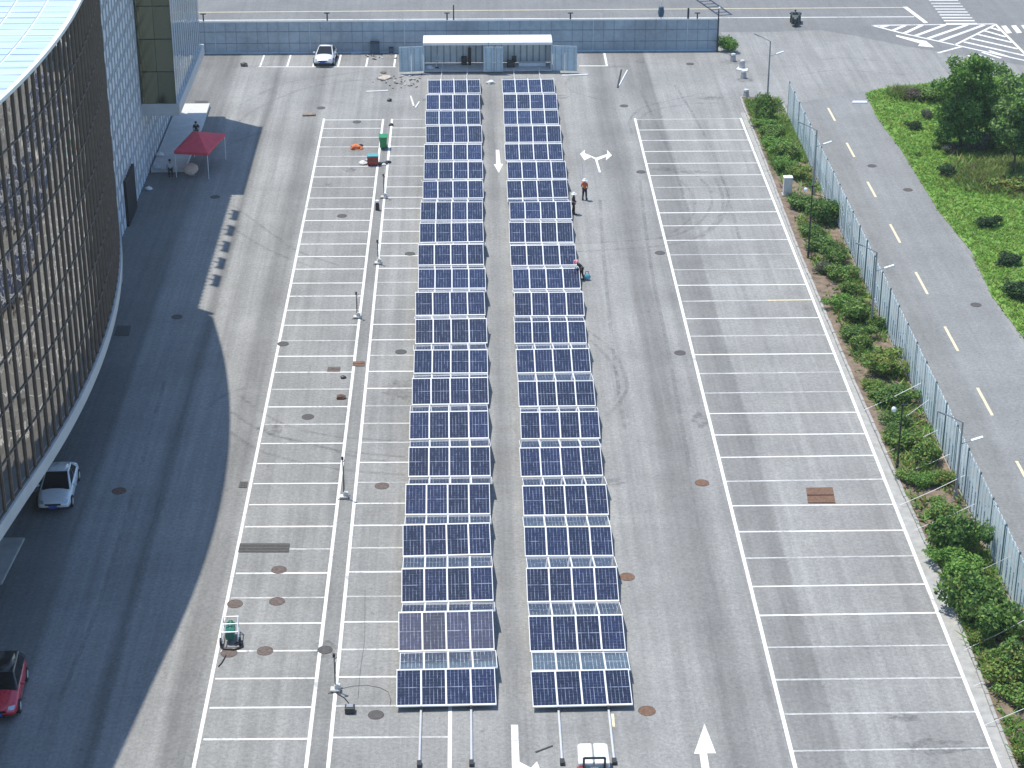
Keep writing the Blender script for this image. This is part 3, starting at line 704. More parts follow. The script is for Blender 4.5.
# ------------------------------------------------------------------ two open steel containers at the far end
def container(label, x0, x1, left):
    y0, y1, h = 178.1, 180.5, 2.62; o = thing('storage_container', label, 'container', ((x0+x1)/2, y0, 0), group='open steel containers behind the solar arrays'); ox = (x0+x1)/2
    X0 = x0-ox; X1 = x1-ox; D = y1-y0
    w = MB(); n = 40
    for k in range(n):
        xa = X0+(X1-X0)*k/n; xb = X0+(X1-X0)*(k+1)/n; w.box(((xa+xb)/2, D-.03-(.03 if k % 2 else 0), h/2+.1), (xb-xa-.002, .04, h-.3), 0, 1 if k % 4 == 0 else 0)  # some recessed ribs darker: groove shade put into their colour
    w.build('back_wall', ['container_in', 'hoarding'], o)  # hoarding colour stands in for the groove shade
    for s, X in (('side_wall', X0+.03), ('side_wall', X1-.03)): MB().box((X, D/2-.03, h/2+.06), (.05, D-.1, h-.2)).build(s, 'container_blue', o)
    MB().box((0, D/2, .14), (X1-X0, D, .12)).build('floor_deck', 'concrete_light', o)
    r_ = MB(); r_.box((0, D/2, h+.06), (X1-X0+.02, D+.1, .10)); r_.box((0, -.04, h-.06), (X1-X0, .08, .12)); r_.build('roof', 'white_metal', o, bevel=.02)
    for X in (X0+.06, X1-.06): MB().box((X, .04, h/2), (.11, .11, h-.14)).build('corner_post', 'container_blue', o)
    def leaf(xa, xb, ya, yb):
        m_ = MB(); L = math.hypot(xb-xa, yb-ya); a = math.atan2(yb-ya, xb-xa); cx, cy = (xa+xb)/2, (ya+yb)/2
        m_.box((cx, cy, 1.33), (L-.03, .05, 2.26), a)
        q = Vector((-math.sin(a), math.cos(a), 0))
        for z in np.arange(.4, 2.4, .25): m_.box((cx-q.x*.035, cy-q.y*.035, z), (L-.12, .03, .09), a)
        d = m_.build('door_leaf', 'container_blue', o)
        hb = MB()
        for t in (-.25, .25): hb.tube((cx+math.cos(a)*L*t-q.x*.07, cy+math.sin(a)*L*t-q.y*.07, .3), (cx+math.cos(a)*L*t-q.x*.07, cy+math.sin(a)*L*t-q.y*.07, 2.35), .018, .018, 6)
        hb.build('lock_rod', 'grey_metal', d)
    if left:
        leaf(X0-2.15, X0-1.08, -.35, -.25); leaf(X0-1.06, X0-.02, -.25, -.10); leaf(X1-.42, X1+.5, -.45, -.42)
        c = MB(); c.tube((X0+1.1, .9, .2), (X0+1.35, 1.3, 1.7), .03, .03); c.tube((X0+1.7, .9, .2), (X0+1.4, 1.3, 1.7), .03, .03); c.box((X0+1.4, 1.1, .8), (.5, .03, .04)); c.build('ladder', 'alu', o)
        c = MB(); c.box((X0+3.6, 1.9, .55), (.5, .5, .7)); c.tube((X0+4.1, 1.8, .2), (X0+4.1, 1.8, 1.75), .14, .14, 10); c.build('winch', 'dark_metal', o)
    else:
        leaf(X1+.02, X1+1.1, -.10, -.28); leaf(X1+1.12, X1+2.2, -.28, -.36); leaf(X0+.5, X0+1.28, -.45, -.42)
        c = MB(); c.box((X0+2.0, 1.2, .45), (.7, .8, .5)); c.box((X0+2.3, 1.6, .75), (.4, .4, .5)); c.build('winch', 'dark_metal', o)
        c = MB(); c.box((X0+3.9, 1.3, .38), (2.4, .6, .3)); c.build('locker', 'container_in', o)
    for x in ((-PW, PW)):
        MB().path([(-1.2+.0-ox+x, -.75, .07), (-1.2-ox+x, -.3, .09), (-1.2-ox+x, .1, .32)] if left else [(5.18-ox+x, -.75, .07), (5.18-ox+x, -.3, .09), (5.18-ox+x, .1, .32)], .05).build('ramp_rail', 'alu', o)
container('left open container with a leaning ladder inside', -3.95, 1.78, True)
container('right open container with low lockers inside', 1.82, 7.45, False)

# ------------------------------------------------------------------ blue grey hoarding fence along the far side
o = thing('hoarding_fence', 'long blue grey sheet metal fence along the far side of the lot', 'fence', (0, 184.6, 0))
xs = np.arange(-31.6, 22.95, 2.87)
for i, x in enumerate(xs):
    mm = MB()
    if i < len(xs)-1:
        for k in range(3): mm.box((x+2.87*(k+.5)/3, k*.004, 1.47), (2.87/3, .035, 2.86))
        for k in range(1, 3): mm.box((x+2.87*k/3, -.022, 1.47), (.03, .03, 2.84), 0, 1)
        for z in (.95, 2.02): mm.box((x+1.435, -.035, z), (2.80, .03, .035), 0, 1)
        mm.build('fence_panel', ['hoarding', 'hoarding_seam'], o)
    MB().box((x, -.05, 1.5), (.06, .05, 3.0)).build('post', 'hoarding' if i % 3 else 'container_blue', o)
c = MB(); c.box((-4.4, 0, 2.965), (54.4, .06, .05)); c.box((-4.4, -.02, .06), (54.4, .1, .12)); c.build('fence_rail', 'container_blue', o)

def post(name, label, cat, px, ytop, Y, r, mat, head=None, col2=None, zb=0):
    p = AtY(px, ytop, Y); o = thing(name, label, cat, (p.x, Y, 0))
    MB().tube((0, 0, zb), (0, 0, p.z), r, r*.8, 8).build('pole', mat, o)
    if head == 'bar': MB().box((0, 0, p.z), (.5, .12, .08)).build('cross_bar', mat, o)
    if head == 'cam':
        MB().tube((0, 0, p.z), (0, -.35, p.z+.05), .03).box((0, -.4, p.z), (.14, .3, .16)).build('camera_head', 'white_metal', o)
    if head == 'sign': MB().lathe([(0, -.5), (.22, -.45), (.3, 0), (.22, .45), (0, .5)], (0, 0, p.z-1.0), 12).build('blue_drum', 'bus_blue', o)
    return o
post('bollard', 'short dark post behind the fence at the annex corner', 'post', 203, 14, 186.6, .08, 'dark_metal', 'bar')
post('bollard', 'short dark post behind the fence above the white parked car', 'post', 327, 13, 186.6, .08, 'dark_metal', 'bar')
post('bollard', 'short dark post behind the fence left of the taller thin pole', 'post', 447, 13, 186.6, .08, 'dark_metal', 'bar')
post('road_pole', 'taller thin dark pole behind the fence left of the container roof', 'pole', 453.5, 5, 186.8, .07, 'dark_metal')
post('bollard', 'short dark post behind the fence above the right container', 'post', 570.5, 13, 186.6, .08, 'dark_metal', 'bar')
post('road_pole', 'white pole with a blue drum rising behind the fence', 'pole', 661.5, 1, 186.8, .06, 'white_metal', 'sign')
post('road_pole', 'stout dark pole behind the right part of the fence', 'pole', 688.5, 8, 186.6, .11, 'dark_metal')
post('bollard', 'short dark post behind the fence near its right end', 'post', 697.5, 13, 186.6, .08, 'dark_metal', 'bar')
post('road_pole', 'dark pole with a small camera at the right end of the fence', 'pole', 719, 7, 184.2, .07, 'dark_metal', 'cam')
# cantilever sign arm over the main road, just beyond the picture: its lattice throws the ladder shadow on the lane
o = thing('sign_gantry', 'steel lattice arm over the main road beyond the fence', 'gantry', (20.6, 207, 0))
MB().tube((0, 0, 0), (0, 0, 9.2), .22, .16, 10).build('mast', 'grey_metal', o)
c = MB(); p0 = Vector((.1, 0, 8.0)); p1 = Vector((2.3, -8.4, 8.0)); q = Vector((.62, .16, 0))
c.tube(p0-q, p1-q, .12, .12, 6); c.tube(p0+q, p1+q, .12, .12, 6)
for k in range(9): pp = p0+(p1-p0)*k/8; c.tube(pp-q, pp+q, .14, .14, 6)
c.build('lattice_arm', 'grey_metal', o)

# ------------------------------------------------------------------ curved glass hall on the left
def HX(Y):
    if Y < 88: return -21.356-(88-Y)*.12
    return -20.28-(105-math.sqrt(105**2-(Y-103)**2))
HT, HB = 25.0, 6.0
hall = thing('glass_hall', 'large curved building with bronze mirror glass facade and pale blue roof', 'building', (-24, 103, 0))
def hl(x, y, z): return (x+24, y-103, z)
ys = np.arange(60.5, 129.6, 1.12); zr = np.linspace(HB+.75, HT-.12, 9); rsh = random.Random(4)
for i in range(len(ys)-1):
    ya, yb = ys[i], ys[i+1]; mb = MB()
    for k in range(8):
        t1, t2, t3 = (rsh.uniform(-.007, .007) for _ in range(3))
        za, zb = zr[k]+.02, zr[k+1]-.02
        mb.add([hl(HX(ya)-.02+t1, ya+.02, za), hl(HX(yb)-.02+t2, yb-.02, za), hl(HX(yb)-.02+t3, yb-.02, zb), hl(HX(ya)-.02+t1+t3-t2, ya+.02, zb)], [(0, 1, 2, 3)])
    mb.build('window_bay', 'bronze_glass', hall)
for i, y in enumerate(ys):
    a = math.atan2(HX(y+.5)-HX(y-.5), 1.0)
    MB().box(hl(HX(y)+.02, y, (zr[0]+HT)/2), (.11, .055, HT-zr[0]), -a).build('mullion', 'mullion', hall)
for k in range(9):
    tr = MB()
    for i in range(len(ys)-1):
        ya, yb = ys[i], ys[i+1]
        tr.add([hl(HX(ya)-.05, ya, zr[k]-.022), hl(HX(yb)-.05, yb, zr[k]-.022), hl(HX(yb)+.04, yb, zr[k]-.022), hl(HX(ya)+.04, ya, zr[k]-.022),
                hl(HX(ya)-.05, ya, zr[k]+.022), hl(HX(yb)-.05, yb, zr[k]+.022), hl(HX(yb)+.04, yb, zr[k]+.022), hl(HX(ya)+.04, ya, zr[k]+.022)],
               [(0, 1, 2, 3), (4, 7, 6, 5), (3, 2, 6, 7), (0, 4, 5, 1)])
    tr.build('transom', 'mullion', hall)
def band(z0, z1, out, inn, name, mat):
    b_ = MB()
    for i in range(len(ys)-1):
        ya, yb = ys[i], ys[i+1]
        b_.add([hl(HX(ya)+out, ya, z0), hl(HX(yb)+out, yb, z0), hl(HX(yb)+out, yb, z1), hl(HX(ya)+out, ya, z1), hl(HX(ya)-inn, ya, z0), hl(HX(yb)-inn, yb, z0), hl(HX(yb)-inn, yb, z1), hl(HX(ya)-inn, ya, z1)],
               [(0, 1, 2, 3), (3, 2, 6, 7), (0, 4, 5, 1), (7, 6, 5, 4)])
    return b_.build(name, mat, hall)
band(HB, HB+.72, .16, .3, 'fascia', 'fascia_grey')
band(HT-.1, HT+.09, .10, .12, 'roof_edge', 'white_metal')
sf = MB(); rf = MB(); rt = MB()
for i in range(len(ys)-1):
    ya, yb = ys[i], ys[i+1]
    sf.add([hl(HX(ya)-.3, ya, HB+.02), hl(HX(yb)-.3, yb, HB+.02), hl(-60, yb, HB+.02), hl(-60, ya, HB+.02)], [(0, 3, 2, 1)])
    rf.add([hl(HX(ya)-.2, ya, HT+.0), hl(HX(yb)-.2, yb, HT+.0), hl(-60, yb, HT+.0), hl(-60, ya, HT+.0)], [(0, 1, 2, 3)])
for k in range(14):
    wd = 1.62
    for i in range(len(ys)-1):
        ya, yb = ys[i]+.03, ys[i+1]-.03; i0 = .14+k*wd; i1 = .14+(k+1)*wd-.10; zz = HT+.02
        t = [rsh.uniform(.0, .016) for _ in range(4)]
        rt.add([hl(HX(ya)-i0, ya, zz+t[0]), hl(HX(yb)-i0, yb, zz+t[1]), hl(HX(yb)-i1, yb, zz+t[2]), hl(HX(ya)-i1, ya, zz+t[3])], [(0, 1, 2, 3)])
sf.build('soffit', 'soffit', hall); rfo = rf.build('roof', 'white_metal', hall); rt.build('roof_panels', 'roof_panel', rfo)
gw = MB(); gw.box(hl(-30.3, 95, 3.0), (.3, 68, 5.98)); gw.box(hl(-42, 129.2, 12.5), (37.4, .3, 24.6)); gw.build('ground_floor_wall', 'soffit', hall)
gg = MB()
for k in range(22): gg.add([hl(-30.12, 61.5+k*3, .3), hl(-30.12, 64.2+k*3, .3), hl(-30.12, 64.2+k*3, 4.6), hl(-30.12, 61.5+k*3, 4.6)], [(0, 1, 2, 3)])
gg.build('shop_window', 'olive_glass', hall)
cl = MB()
for y in np.arange(66, 128, 8.5): cl.tube(hl(HX(y)-3.6, y, 0), hl(HX(y)-3.6, y, HB), .35, .35, 12)
cl.build('column', 'concrete', hall)
a = G(20, 540); b_ = G(6, 585)
st = MB().prism([(-31, b_.y), (b_.x-.2, b_.y), (a.x+.25, a.y), (-31, a.y)], 0, .16)
tag(st.build('entrance_step', 'concrete', bevel=.02), 'low concrete step slab under the curved building', 'step')

# ------------------------------------------------------------------ annex: lattice screen wall and overhanging glass box
ann = thing('annex_building', 'annex with white lattice screen wall and overhanging dark glass box', 'building', (-26, 148, 0))
def al(x, y, z): return (x+26, y-148, z)
AH = 26.0
bk = MB(); bk.box(al(-33.0, 148.0, AH/2), (16.4, 37.4, AH)); bk.build('wall', 'soffit', ann)
gl = MB(); gl.add([al(-24.76, 129.3, 0), al(-24.76, 166.7, 0), al(-24.76, 166.7, AH), al(-24.76, 129.3, AH)], [(0, 1, 2, 3)]); gl.build('window_wall', 'car_glass', ann)
la = MB(); pit = .62; n = int(37.4/pit); ph = 2.6
for k in range(n+1):
    y = 129.4+k*pit; off = (k % 2)*ph/2
    la.box(al(-24.66, y, AH/2), (.06, .17, AH-.1))
    z = -off
    while z < AH:
        z0 = max(.05, z); z1 = min(AH-.05, z+.8)
        if z1 > z0 and y+pit < 166.8: la.box(al(-24.68, y+pit/2, (z0+z1)/2), (.05, pit-.165, z1-z0))
        z += ph
la.build('lattice_screen', 'lattice_white', ann)
dr = MB(); dr.box(al(-24.6, 142.2, 1.7), (.3, 4.0, 3.4)); dr.build('doorway', 'black', ann)
bxm = MB(); X0, X1, Ya, Yb, Z0, Z1 = -24.55, -22.0, 150.7, 166.8, 5.9, 18.4
bxm.box(al((X0+X1)/2, (Ya+Yb)/2, (Z0+Z1)/2), (X1-X0-.1, Yb-Ya-.1, Z1-Z0)); bxm.build('overhang_box', 'dark_metal', ann)
fp = MB()
for k in range(5):
    za = Z0+k*2.5; zb = za+2.44
    for j in range(2):
        xa = X0+j*1.275+.01; xb = xa+1.255
        fp.add([al(xa, Ya-.01+rsh.uniform(-.006, .006), za), al(xb, Ya-.01, za), al(xb, Ya-.01, zb), al(xa, Ya-.01, zb)], [(0, 1, 2, 3)])
fp.build('front_glass', 'moss_glass', ann)
sp = MB(); sl = MB(); n = 14
for k in range(n):
    ya = Ya+(Yb-Ya)*k/n; yb = Ya+(Yb-Ya)*(k+1)/n
    for q in range(5):
        za = Z0+q*2.5; sp.add([al(X1+.01+rsh.uniform(-.006, .006), ya+.02, za), al(X1+.01, yb-.02, za), al(X1+.01, yb-.02, za+2.47), al(X1+.01+rsh.uniform(-.006, .006), ya+.02, za+2.47)], [(0, 1, 2, 3)])
    sl.box(al(X1+.06, ya, (Z0+Z1)/2), (.05, .05, Z1-Z0))
sp.build('side_glass', 'clear_glass', ann); sl.build('side_fins', 'lattice_white', ann)
MB().box(al((X0+X1)/2+.08, (Ya+Yb)/2, 5.45), (X1-X0+.3, Yb-Ya+.3, .9)).build('bottom_band', 'fascia_grey', ann)
MB().box(al((X0+X1)/2+.02, (Ya+Yb)/2, Z1+.16), (X1-X0+.2, Yb-Ya+.2, .3)).build('box_roof', 'grey_metal', ann)
for k in range(5):
    yc = 135.4+k*3.15; sg = MB(); AZ_ = AH-.45
    sg.box(al(-24.4, yc-.85, AZ_+1.5), (.2, .22, 1.7)); sg.box(al(-24.4, yc+.85, AZ_+1.5), (.2, .22, 1.7)); sg.box(al(-24.4, yc, AZ_+2.3), (.2, 1.92, .25)); sg.box(al(-24.4, yc, AZ_+1.3), (.2, 1.48, .22))
    sg.box(al(-24.4, yc, AZ_+.5), (.12, .12, 1.3)); sg.build('roof_sign_frame', 'red_paint', ann)
pf = MB(); pf.prism([(-24.5, 151.9), (-21.9, 152.0), (-21.75, 163.4), (-21.8, 168.6), (-24.5, 168.6)], 0, .3); tag(pf.build('entrance_platform', 'concrete_light', bevel=.02), 'pale raised entrance platform under the overhanging box', 'platform')

# ------------------------------------------------------------------ blue fence beside the access road
fen = thing('metal_fence', 'long pale blue slatted metal fence with dark posts beside the access road', 'fence', (26.5, 120, 0))
fy = np.arange(70.0, 167.0, 2.78); FHT = 3.0
for i, y in enumerate(fy):
    MB().box((.0, y-120, FHT/2+.06), (.09, .09, FHT+.12)).build('post', 'fence_dark', fen)
    if i == len(fy)-1: break
    mm = MB(); k = 0; yy = y+.09
    while yy < y+2.78-.1:
        w = random.choice((.18, .24, .30)); mm.box((.0+(.02 if k % 2 else -.02), yy+w/2-120, FHT/2+.08+random.uniform(-.02, .02)), (.02, w, FHT-.14), 0); yy += w+random.choice((.03, .06, .11)); k += 1
    for z in (.35, 1.5, 2.75): mm.box((.045, y+1.39-120, z), (.03, 2.68, .05))
    mm.build('fence_panel', 'fence_blue', fen)
WI = [((911, 391), (864, 410)), ((923, 412), (889, 427)), ((938, 430), (884, 453)), ((950, 454), (912, 470)), ((956, 482), (900, 505)), ((975, 504), (914, 530)), ((986, 641+0), (964, 650)), ((1008, 673), (974, 686)), ((1024, 708), (985, 725)), ((1011, 556), (965, 576))]
WL = ['farthest white wire over the bed, just beyond the nearer black post', 'second farthest white wire, passing the globe of the nearer black post', 'white wire crossing the middle of the nearer black post',
      'white wire ending at the bare soil left of the nearest street lamp', 'white wire running to the pole of the nearest street lamp', 'white wire over the bare soil at the big dark bush',
      'short white wire over the bare soil beside the small olive shrub', 'white wire grazing the rounded olive shrub at the kerb', 'nearest white wire over the last bare soil at the right edge', 'white wire between the wide bright shrub and the fence']
for (a, b), lb in zip(WI, WL):
    B = G(b[0], b[1], .1); d = ray(*a); A = CAMPOS+d*((26.42-0)/d.x)
    A = A if A.z > .4 else Vector((26.42, B.y+.7, 1.5))
    tag(MB().path([A, (A+B)/2+Vector((0, 0, -.06)), B], .016, 5).build('guy_wire', 'white_metal'), lb, 'wire', 'white wires stayed from the fence to the kerb')

# ------------------------------------------------------------------ lamps and posts in the bed
def street_lamp(label, px, ytop, X, h):
    Y = None; d = ray(px, ytop); t = X/d.x; p = CAMPOS+d*t
    o = thing('street_lamp', label, 'street lamp', (p.x, p.y, .05), group='street lamps along the fence'); h = p.z-.05
    pl_ = MB(); pl_.tube((0, 0, 0), (0, 0, h), .085, .05, 8); pl_.tube((0, 0, 0), (0, 0, .5), .13, .12, 8); pl_.build('pole', 'grey_metal', o)
    am = MB(); am.tube((0, 0, h-.03), (-1.05, .1, h+.48), .035, .03, 6); am.build('arm', 'grey_metal', o)
    am2 = MB(); am2.tube((0, 0, h-1.3), (.55, 0, h-1.1), .035, .03, 6); am2.build('arm', 'grey_metal', o)
    MB().box((-1.15, .11, h+.5), (.55, .16, .08), 0, 0, 0, .44).build('lamp_head', 'grey_metal', o, bevel=.02)
    MB().box((.85, 0, h-1.0), (.65, .2, .09), 0, 0, 0, -.33).build('lamp_head', 'white_metal', o, bevel=.02)
    return o
street_lamp('farthest street lamp, at the weedy far end of the planting bed', 770.5, 41, 25.0, 5)
street_lamp('second street lamp from the far end, rising behind the fence line', 817, 130, 25.7, 5)
street_lamp('middle street lamp of the bed, above the large olive shrub', 877, 252, 25.6, 5)
street_lamp('nearest street lamp of the row along the blue fence', 963, 422, 26.0, 5)
def globe_post(label, b, ytop):
    p = G(*b, .08); o = thing('lamp_post', label, 'lamp post', p); q = AtY(b[0], ytop, p.y); h = q.z-.08
    MB().tube((0, 0, 0), (0, 0, h), .055, .045, 8).tube((0, 0, 0), (0, 0, .5), .09, .08, 8).build('pole', 'black', o)
    MB().tube((0, 0, h-.04), (-.45, 0, h-.04), .025).box((.12, 0, h), (.35, .1, .07)).build('arm', 'black', o)
    MB().lathe([(.0, -.16), (.1, -.12), (.15, 0), (.1, .12), (0, .16)], (-.45, 0, h-.26), 12).build('globe', 'lamp_glass', o, smooth=True)
globe_post('farther thin black lamp post with a small white globe in the bed', (808, 258), 186)
globe_post('nearer thin black lamp post with a small white globe in the bed', (897, 468), 405)
p = G(787, 195, .08); o = thing('electrical_cabinet', 'pale grey electrical cabinet standing in the planting bed', 'cabinet', p)
MB().box((0, 0, .74), (.62, .5, 1.3)).build('body', 'concrete_light', o, bevel=.02); MB().box((0, 0, 1.42), (.70, .58, .08)).build('cap', 'white_metal', o, bevel=.02); MB().box((0, 0, .05), (.8, .7, .1)).build('plinth', 'concrete', o)
MB().box((0, -.262, .74), (.5, .02, 1.1)).box((.18, -.28, .75), (.03, .02, .15)).build('door', 'concrete_light', o)

# ------------------------------------------------------------------ cars
def car(label, loc, rz, paint, roofm, L=4.55, W=1.8, H=1.45, suv=False, name='parked_car'):
    o = thing(name, label, 'car', loc, rz); w = W/2; hl_ = L/2
    bz = .95 if suv else .86
    st = [(-hl_, .38, .56, .70), (-hl_+.12, .26, .66, .86), (-hl_+.45, .22, .76, .96), (-hl_+1.15, .2, bz-.03, 1.0), (-hl_+1.5, .2, bz, 1.0), (0, .2, bz, 1.0), (hl_-1.1, .2, bz+.02, 1.0), (hl_-.55, .22, bz+.02, .97), (hl_-.14, .3, bz-.04, .9), (hl_, .42, bz-.2, .78)]
    rings = []
    for y, z0, z1, k in st:
        a = w*k; zm = z0+(z1-z0)*.55
        rings.append([(-a*.88, y, z0), (-a*.99, y, z0+.1), (-a, y, zm), (-a*.93, y, z1-.03), (-a*.6, y, z1+.03), (0, y, z1+.05), (a*.6, y, z1+.03), (a*.93, y, z1-.03), (a, y, zm), (a*.99, y, z0+.1), (a*.88, y, z0)])
    MB().loft(rings).build('body', paint, o, smooth=True, subsurf=1, fixn=True)
    yA = -hl_+1.22; yB = -hl_+(2.3 if not suv else 1.85); yC = hl_-(1.35 if not suv else .65); yD = hl_-(.5 if not suv else .15)
    bw, tw = w*.90, w*.66; zb = bz-.04; zt = H
    cb = [(-bw, yA, zb), (bw, yA, zb), (bw, yD, zb), (-bw, yD, zb), (-tw, yB, zt-.03), (tw, yB, zt-.03), (tw, yC, zt-.05), (-tw, yC, zt-.05)]
    MB().add(cb, [(0, 3, 2, 1), (4, 5, 6, 7), (0, 1, 5, 4), (2, 3, 7, 6), (1, 2, 6, 5), (3, 0, 4, 7)]).build('cabin', roofm if roofm != paint else paint, o, bevel=.05)
    MB().loft([[(-tw*.99, y, zt-.04-dz), (-tw*.6, y, zt-dz), (0, y, zt+.02-dz), (tw*.6, y, zt-dz), (tw*.99, y, zt-.04-dz), (0, y, zt-.08-dz)] for y, dz in ((yB+.02, .03), ((yB+yC)/2, 0), (yC-.02, .04))]).build('roof', roofm, o, smooth=True, fixn=True)
    def quad(name, i, t0, t1, u0, u1, out):
        a, b, c, d = (Vector(cb[j]) for j in i); nrm = (b-a).cross(d-a).normalized()*out
        P = lambda u, t: (a.lerp(b, u)).lerp(d.lerp(c, u), t)+nrm
        MB().add([P(u0, t0), P(u1, t0), P(u1, t1), P(u0, t1)], [(0, 1, 2, 3)]).build(name, 'car_glass', o)
    quad('windshield', (0, 1, 5, 4), .03, .98, .05, .95, .012); quad('rear_window', (2, 3, 7, 6), .15, .93, .07, .93, .012)
    for i in ((1, 2, 6, 5), (3, 0, 4, 7)):
        quad('side_window', i, .14, .88, .10, .49, .012); quad('side_window', i, .14, .88, .52, .88, .012)
    for sx in (-1, 1):
        for y in (-hl_+.85, hl_-.85):
            wh = MB().tube((sx*(w-.20), y, .33), (sx*(w+.012), y, .33), .33, .33, 20).build('wheel', 'rubber', o)
            MB().tube((sx*(w-.02), y, .33), (sx*(w+.022), y, .33), .21, .19, 14).build('rim', 'alu', wh)
        MB().add([(sx*w*.52, -hl_+.045, .60), (sx*w*.80, -hl_+.13, .60), (sx*w*.86, -hl_+.32, .735), (sx*w*.56, -hl_+.20, .735)], [(0, 1, 2, 3) if sx > 0 else (3, 2, 1, 0)]).build('headlight', 'headlamp', o)
        MB().box((sx*(w+.06), yA+.42, bz+.06), (.2, .11, .13)).build('mirror', paint, o, bevel=.03)
        MB().tube((sx*w*.4, -hl_-.01, .36), (sx*w*.8, -hl_+.05, .36), .05).build('lower_grille', 'black', o)
    MB().box((0, -hl_+.005, .58), (w*.9, .03, .09)).box((0, -hl_-.005, .36), (w*.8, .05, .13)).build('grille', 'black', o)
    MB().box((0, -hl_-.03, .46), (.44, .02, .14)).build('license_plate', 'plate_blue', o)
    return o
c = (G(40, 500)+G(78, 502))/2
car('white sedan in deep shade at the edge of the curved building', (-22.35, 99.5, 0), .05, 'car_white', 'car_white', 4.7, 1.86, 1.44)
car('white sedan parked in a bay against the far blue grey fence', (-12.85, 182.0, 0), -.06, 'car_white', 'car_white', 4.15, 1.8, 1.36)
car('red car with black roof cut by the left edge of the picture', (-21.42, 79.9, 0), .07, 'car_red', 'car_black', 4.3, 1.85, 1.55, True)

# ------------------------------------------------------------------ people
def person(label, loc, rz, shirt, trousers, pose='stand', hat=None, vest=None, h=1.68, hair='black'):
    o = thing('person', label, 'person', loc, rz)
    J = {'pel': (0, 0, .93, .115), 'wst': (0, 0, 1.08, .115), 'chs': (0, .01, 1.30, .135), 'nck': (0, .01, 1.47, .055), 'hd': (0, -.015, 1.56, .085), 'hd2': (0, -.01, 1.66, .07)}
    for s, k in ((-1, 'l'), (1, 'r')):
        J['sh'+k] = (s*.17, .01, 1.40, .062); J['el'+k] = (s*.25, .04, 1.14, .045); J['wr'+k] = (s*.22, -.12, .98, .032); J['hn'+k] = (s*.21, -.19, .93, .03); J['fi'+k] = (s*.205, -.25, .89, .018); J['tm'+k] = (s*.17, -.22, .93, .014)
        J['hp'+k] = (s*.09, 0, .88, .095); J['kn'+k] = (s*.11, -.02+.05*s, .48, .06); J['an'+k] = (s*.12, .03+.10*s, .08, .04); J['to'+k] = (s*.14, -.14+.10*s, .04, .032)
    J = {k: list(v) for k, v in J.items()}
    upper = [k for k in J if k[:2] not in ('hp', 'kn', 'an', 'to') and k != 'pel']
    if pose == 'bend':
        for k in upper:
            v = Euler((R(42), 0, 0)).to_matrix() @ Vector((J[k][0], J[k][1], J[k][2]-.93)); J[k][:3] = [v.x, v.y, v.z+.93]
    if pose == 'sit':
        for k in list(J):
            if k[:2] in ('kn',): J[k][:3] = [J[k][0], -.42, .46]
            elif k[:2] == 'an': J[k][:3] = [J[k][0], -.44, .08]
            elif k[:2] == 'to': J[k][:3] = [J[k][0], -.62, .04]
            else: J[k][2] -= .43
    E_ = [('pel', 'wst'), ('wst', 'chs'), ('chs', 'nck'), ('nck', 'hd'), ('hd', 'hd2')]
    for k in 'lr': E_ += [('chs', 'sh'+k), ('sh'+k, 'el'+k), ('el'+k, 'wr'+k), ('wr'+k, 'hn'+k), ('hn'+k, 'fi'+k), ('hn'+k, 'tm'+k), ('pel', 'hp'+k), ('hp'+k, 'kn'+k), ('kn'+k, 'an'+k), ('an'+k, 'to'+k)]
    def skin(name, keys, grow, mat, par):
        ks = [k for k in J if k in keys]; ix = {k: i for i, k in enumerate(ks)}
        me = bpy.data.meshes.new(name); me.from_pydata([J[k][:3] for k in ks], [(ix[a], ix[b]) for a, b in E_ if a in ix and b in ix], [])
        me.materials.append(MATS[mat]); ob = bpy.data.objects.new(name, me); COL.objects.link(ob); ob.parent = par
        md = ob.modifiers.new('skin', 'SKIN'); md.use_smooth_shade = True
        sv = me.skin_vertices[0] if len(me.skin_vertices) else None
        if sv is None:
            bm = bmesh.new(); bm.from_mesh(me); bm.verts.layers.skin.verify(); bm.to_mesh(me); bm.free(); sv = me.skin_vertices[0]
        for i, k in enumerate(ks):
            r = J[k][3]+grow; sv.data[i].radius = (r, r); sv.data[i].use_root = (i == 0)
        s2 = ob.modifiers.new('sub', 'SUBSURF'); s2.levels = s2.render_levels = 1
        return ob
    bd = skin('body', set(J), 0, 'skin', o)
    skin('trousers', {'pel', 'hpl', 'hpr', 'knl', 'knr', 'anl', 'anr'}, .022, trousers, o)
    skin('shirt', {'pel', 'wst', 'chs', 'shl', 'shr', 'ell', 'elr'}, .025, shirt, o)
    if vest: skin('vest', {'pel', 'wst', 'chs'}, .045, vest, o)
    hd = Vector(J['hd2'][:3]); nx = Vector(J['hd'][:3])
    up = (hd-nx).normalized(); q = up.to_track_quat('Z', 'Y').to_matrix()
    def cap(name, prof, mat, off):
        m_ = MB(); m_.lathe(prof, (0, 0, 0), 16); ob = m_.build(name, mat, o, smooth=True); ob.matrix_local = Matrix.Translation(hd+up*off) @ q.to_4x4(); return ob
    if hat: cap('hat', [(.21, -.02), (.19, .0), (.135, .005), (.125, .07), (.08, .12), (0, .135)], hat, -.01)
    else: cap('hair', [(.105, -.06), (.108, .0), (.085, .07), (0, .1)], hair, -.01)
    for k in 'lr':
        a = Vector(J['an'+k][:3]); t = Vector(J['to'+k][:3]); MB().box(((a.x+t.x)/2, (a.y+t.y)/2-.01, .05), (.105, .29, .10)).build('shoe', 'black', o, bevel=.03)
    o.scale = (h/1.76,)*3
    return o
PG = 'people on the lot'
p = G(584.5, 200); w1 = person('worker in orange vest and white hat walking with a thin pole', p, R(160), 'orange_vest', 'navy_cloth', 'stand', 'white_metal', 'orange_vest')
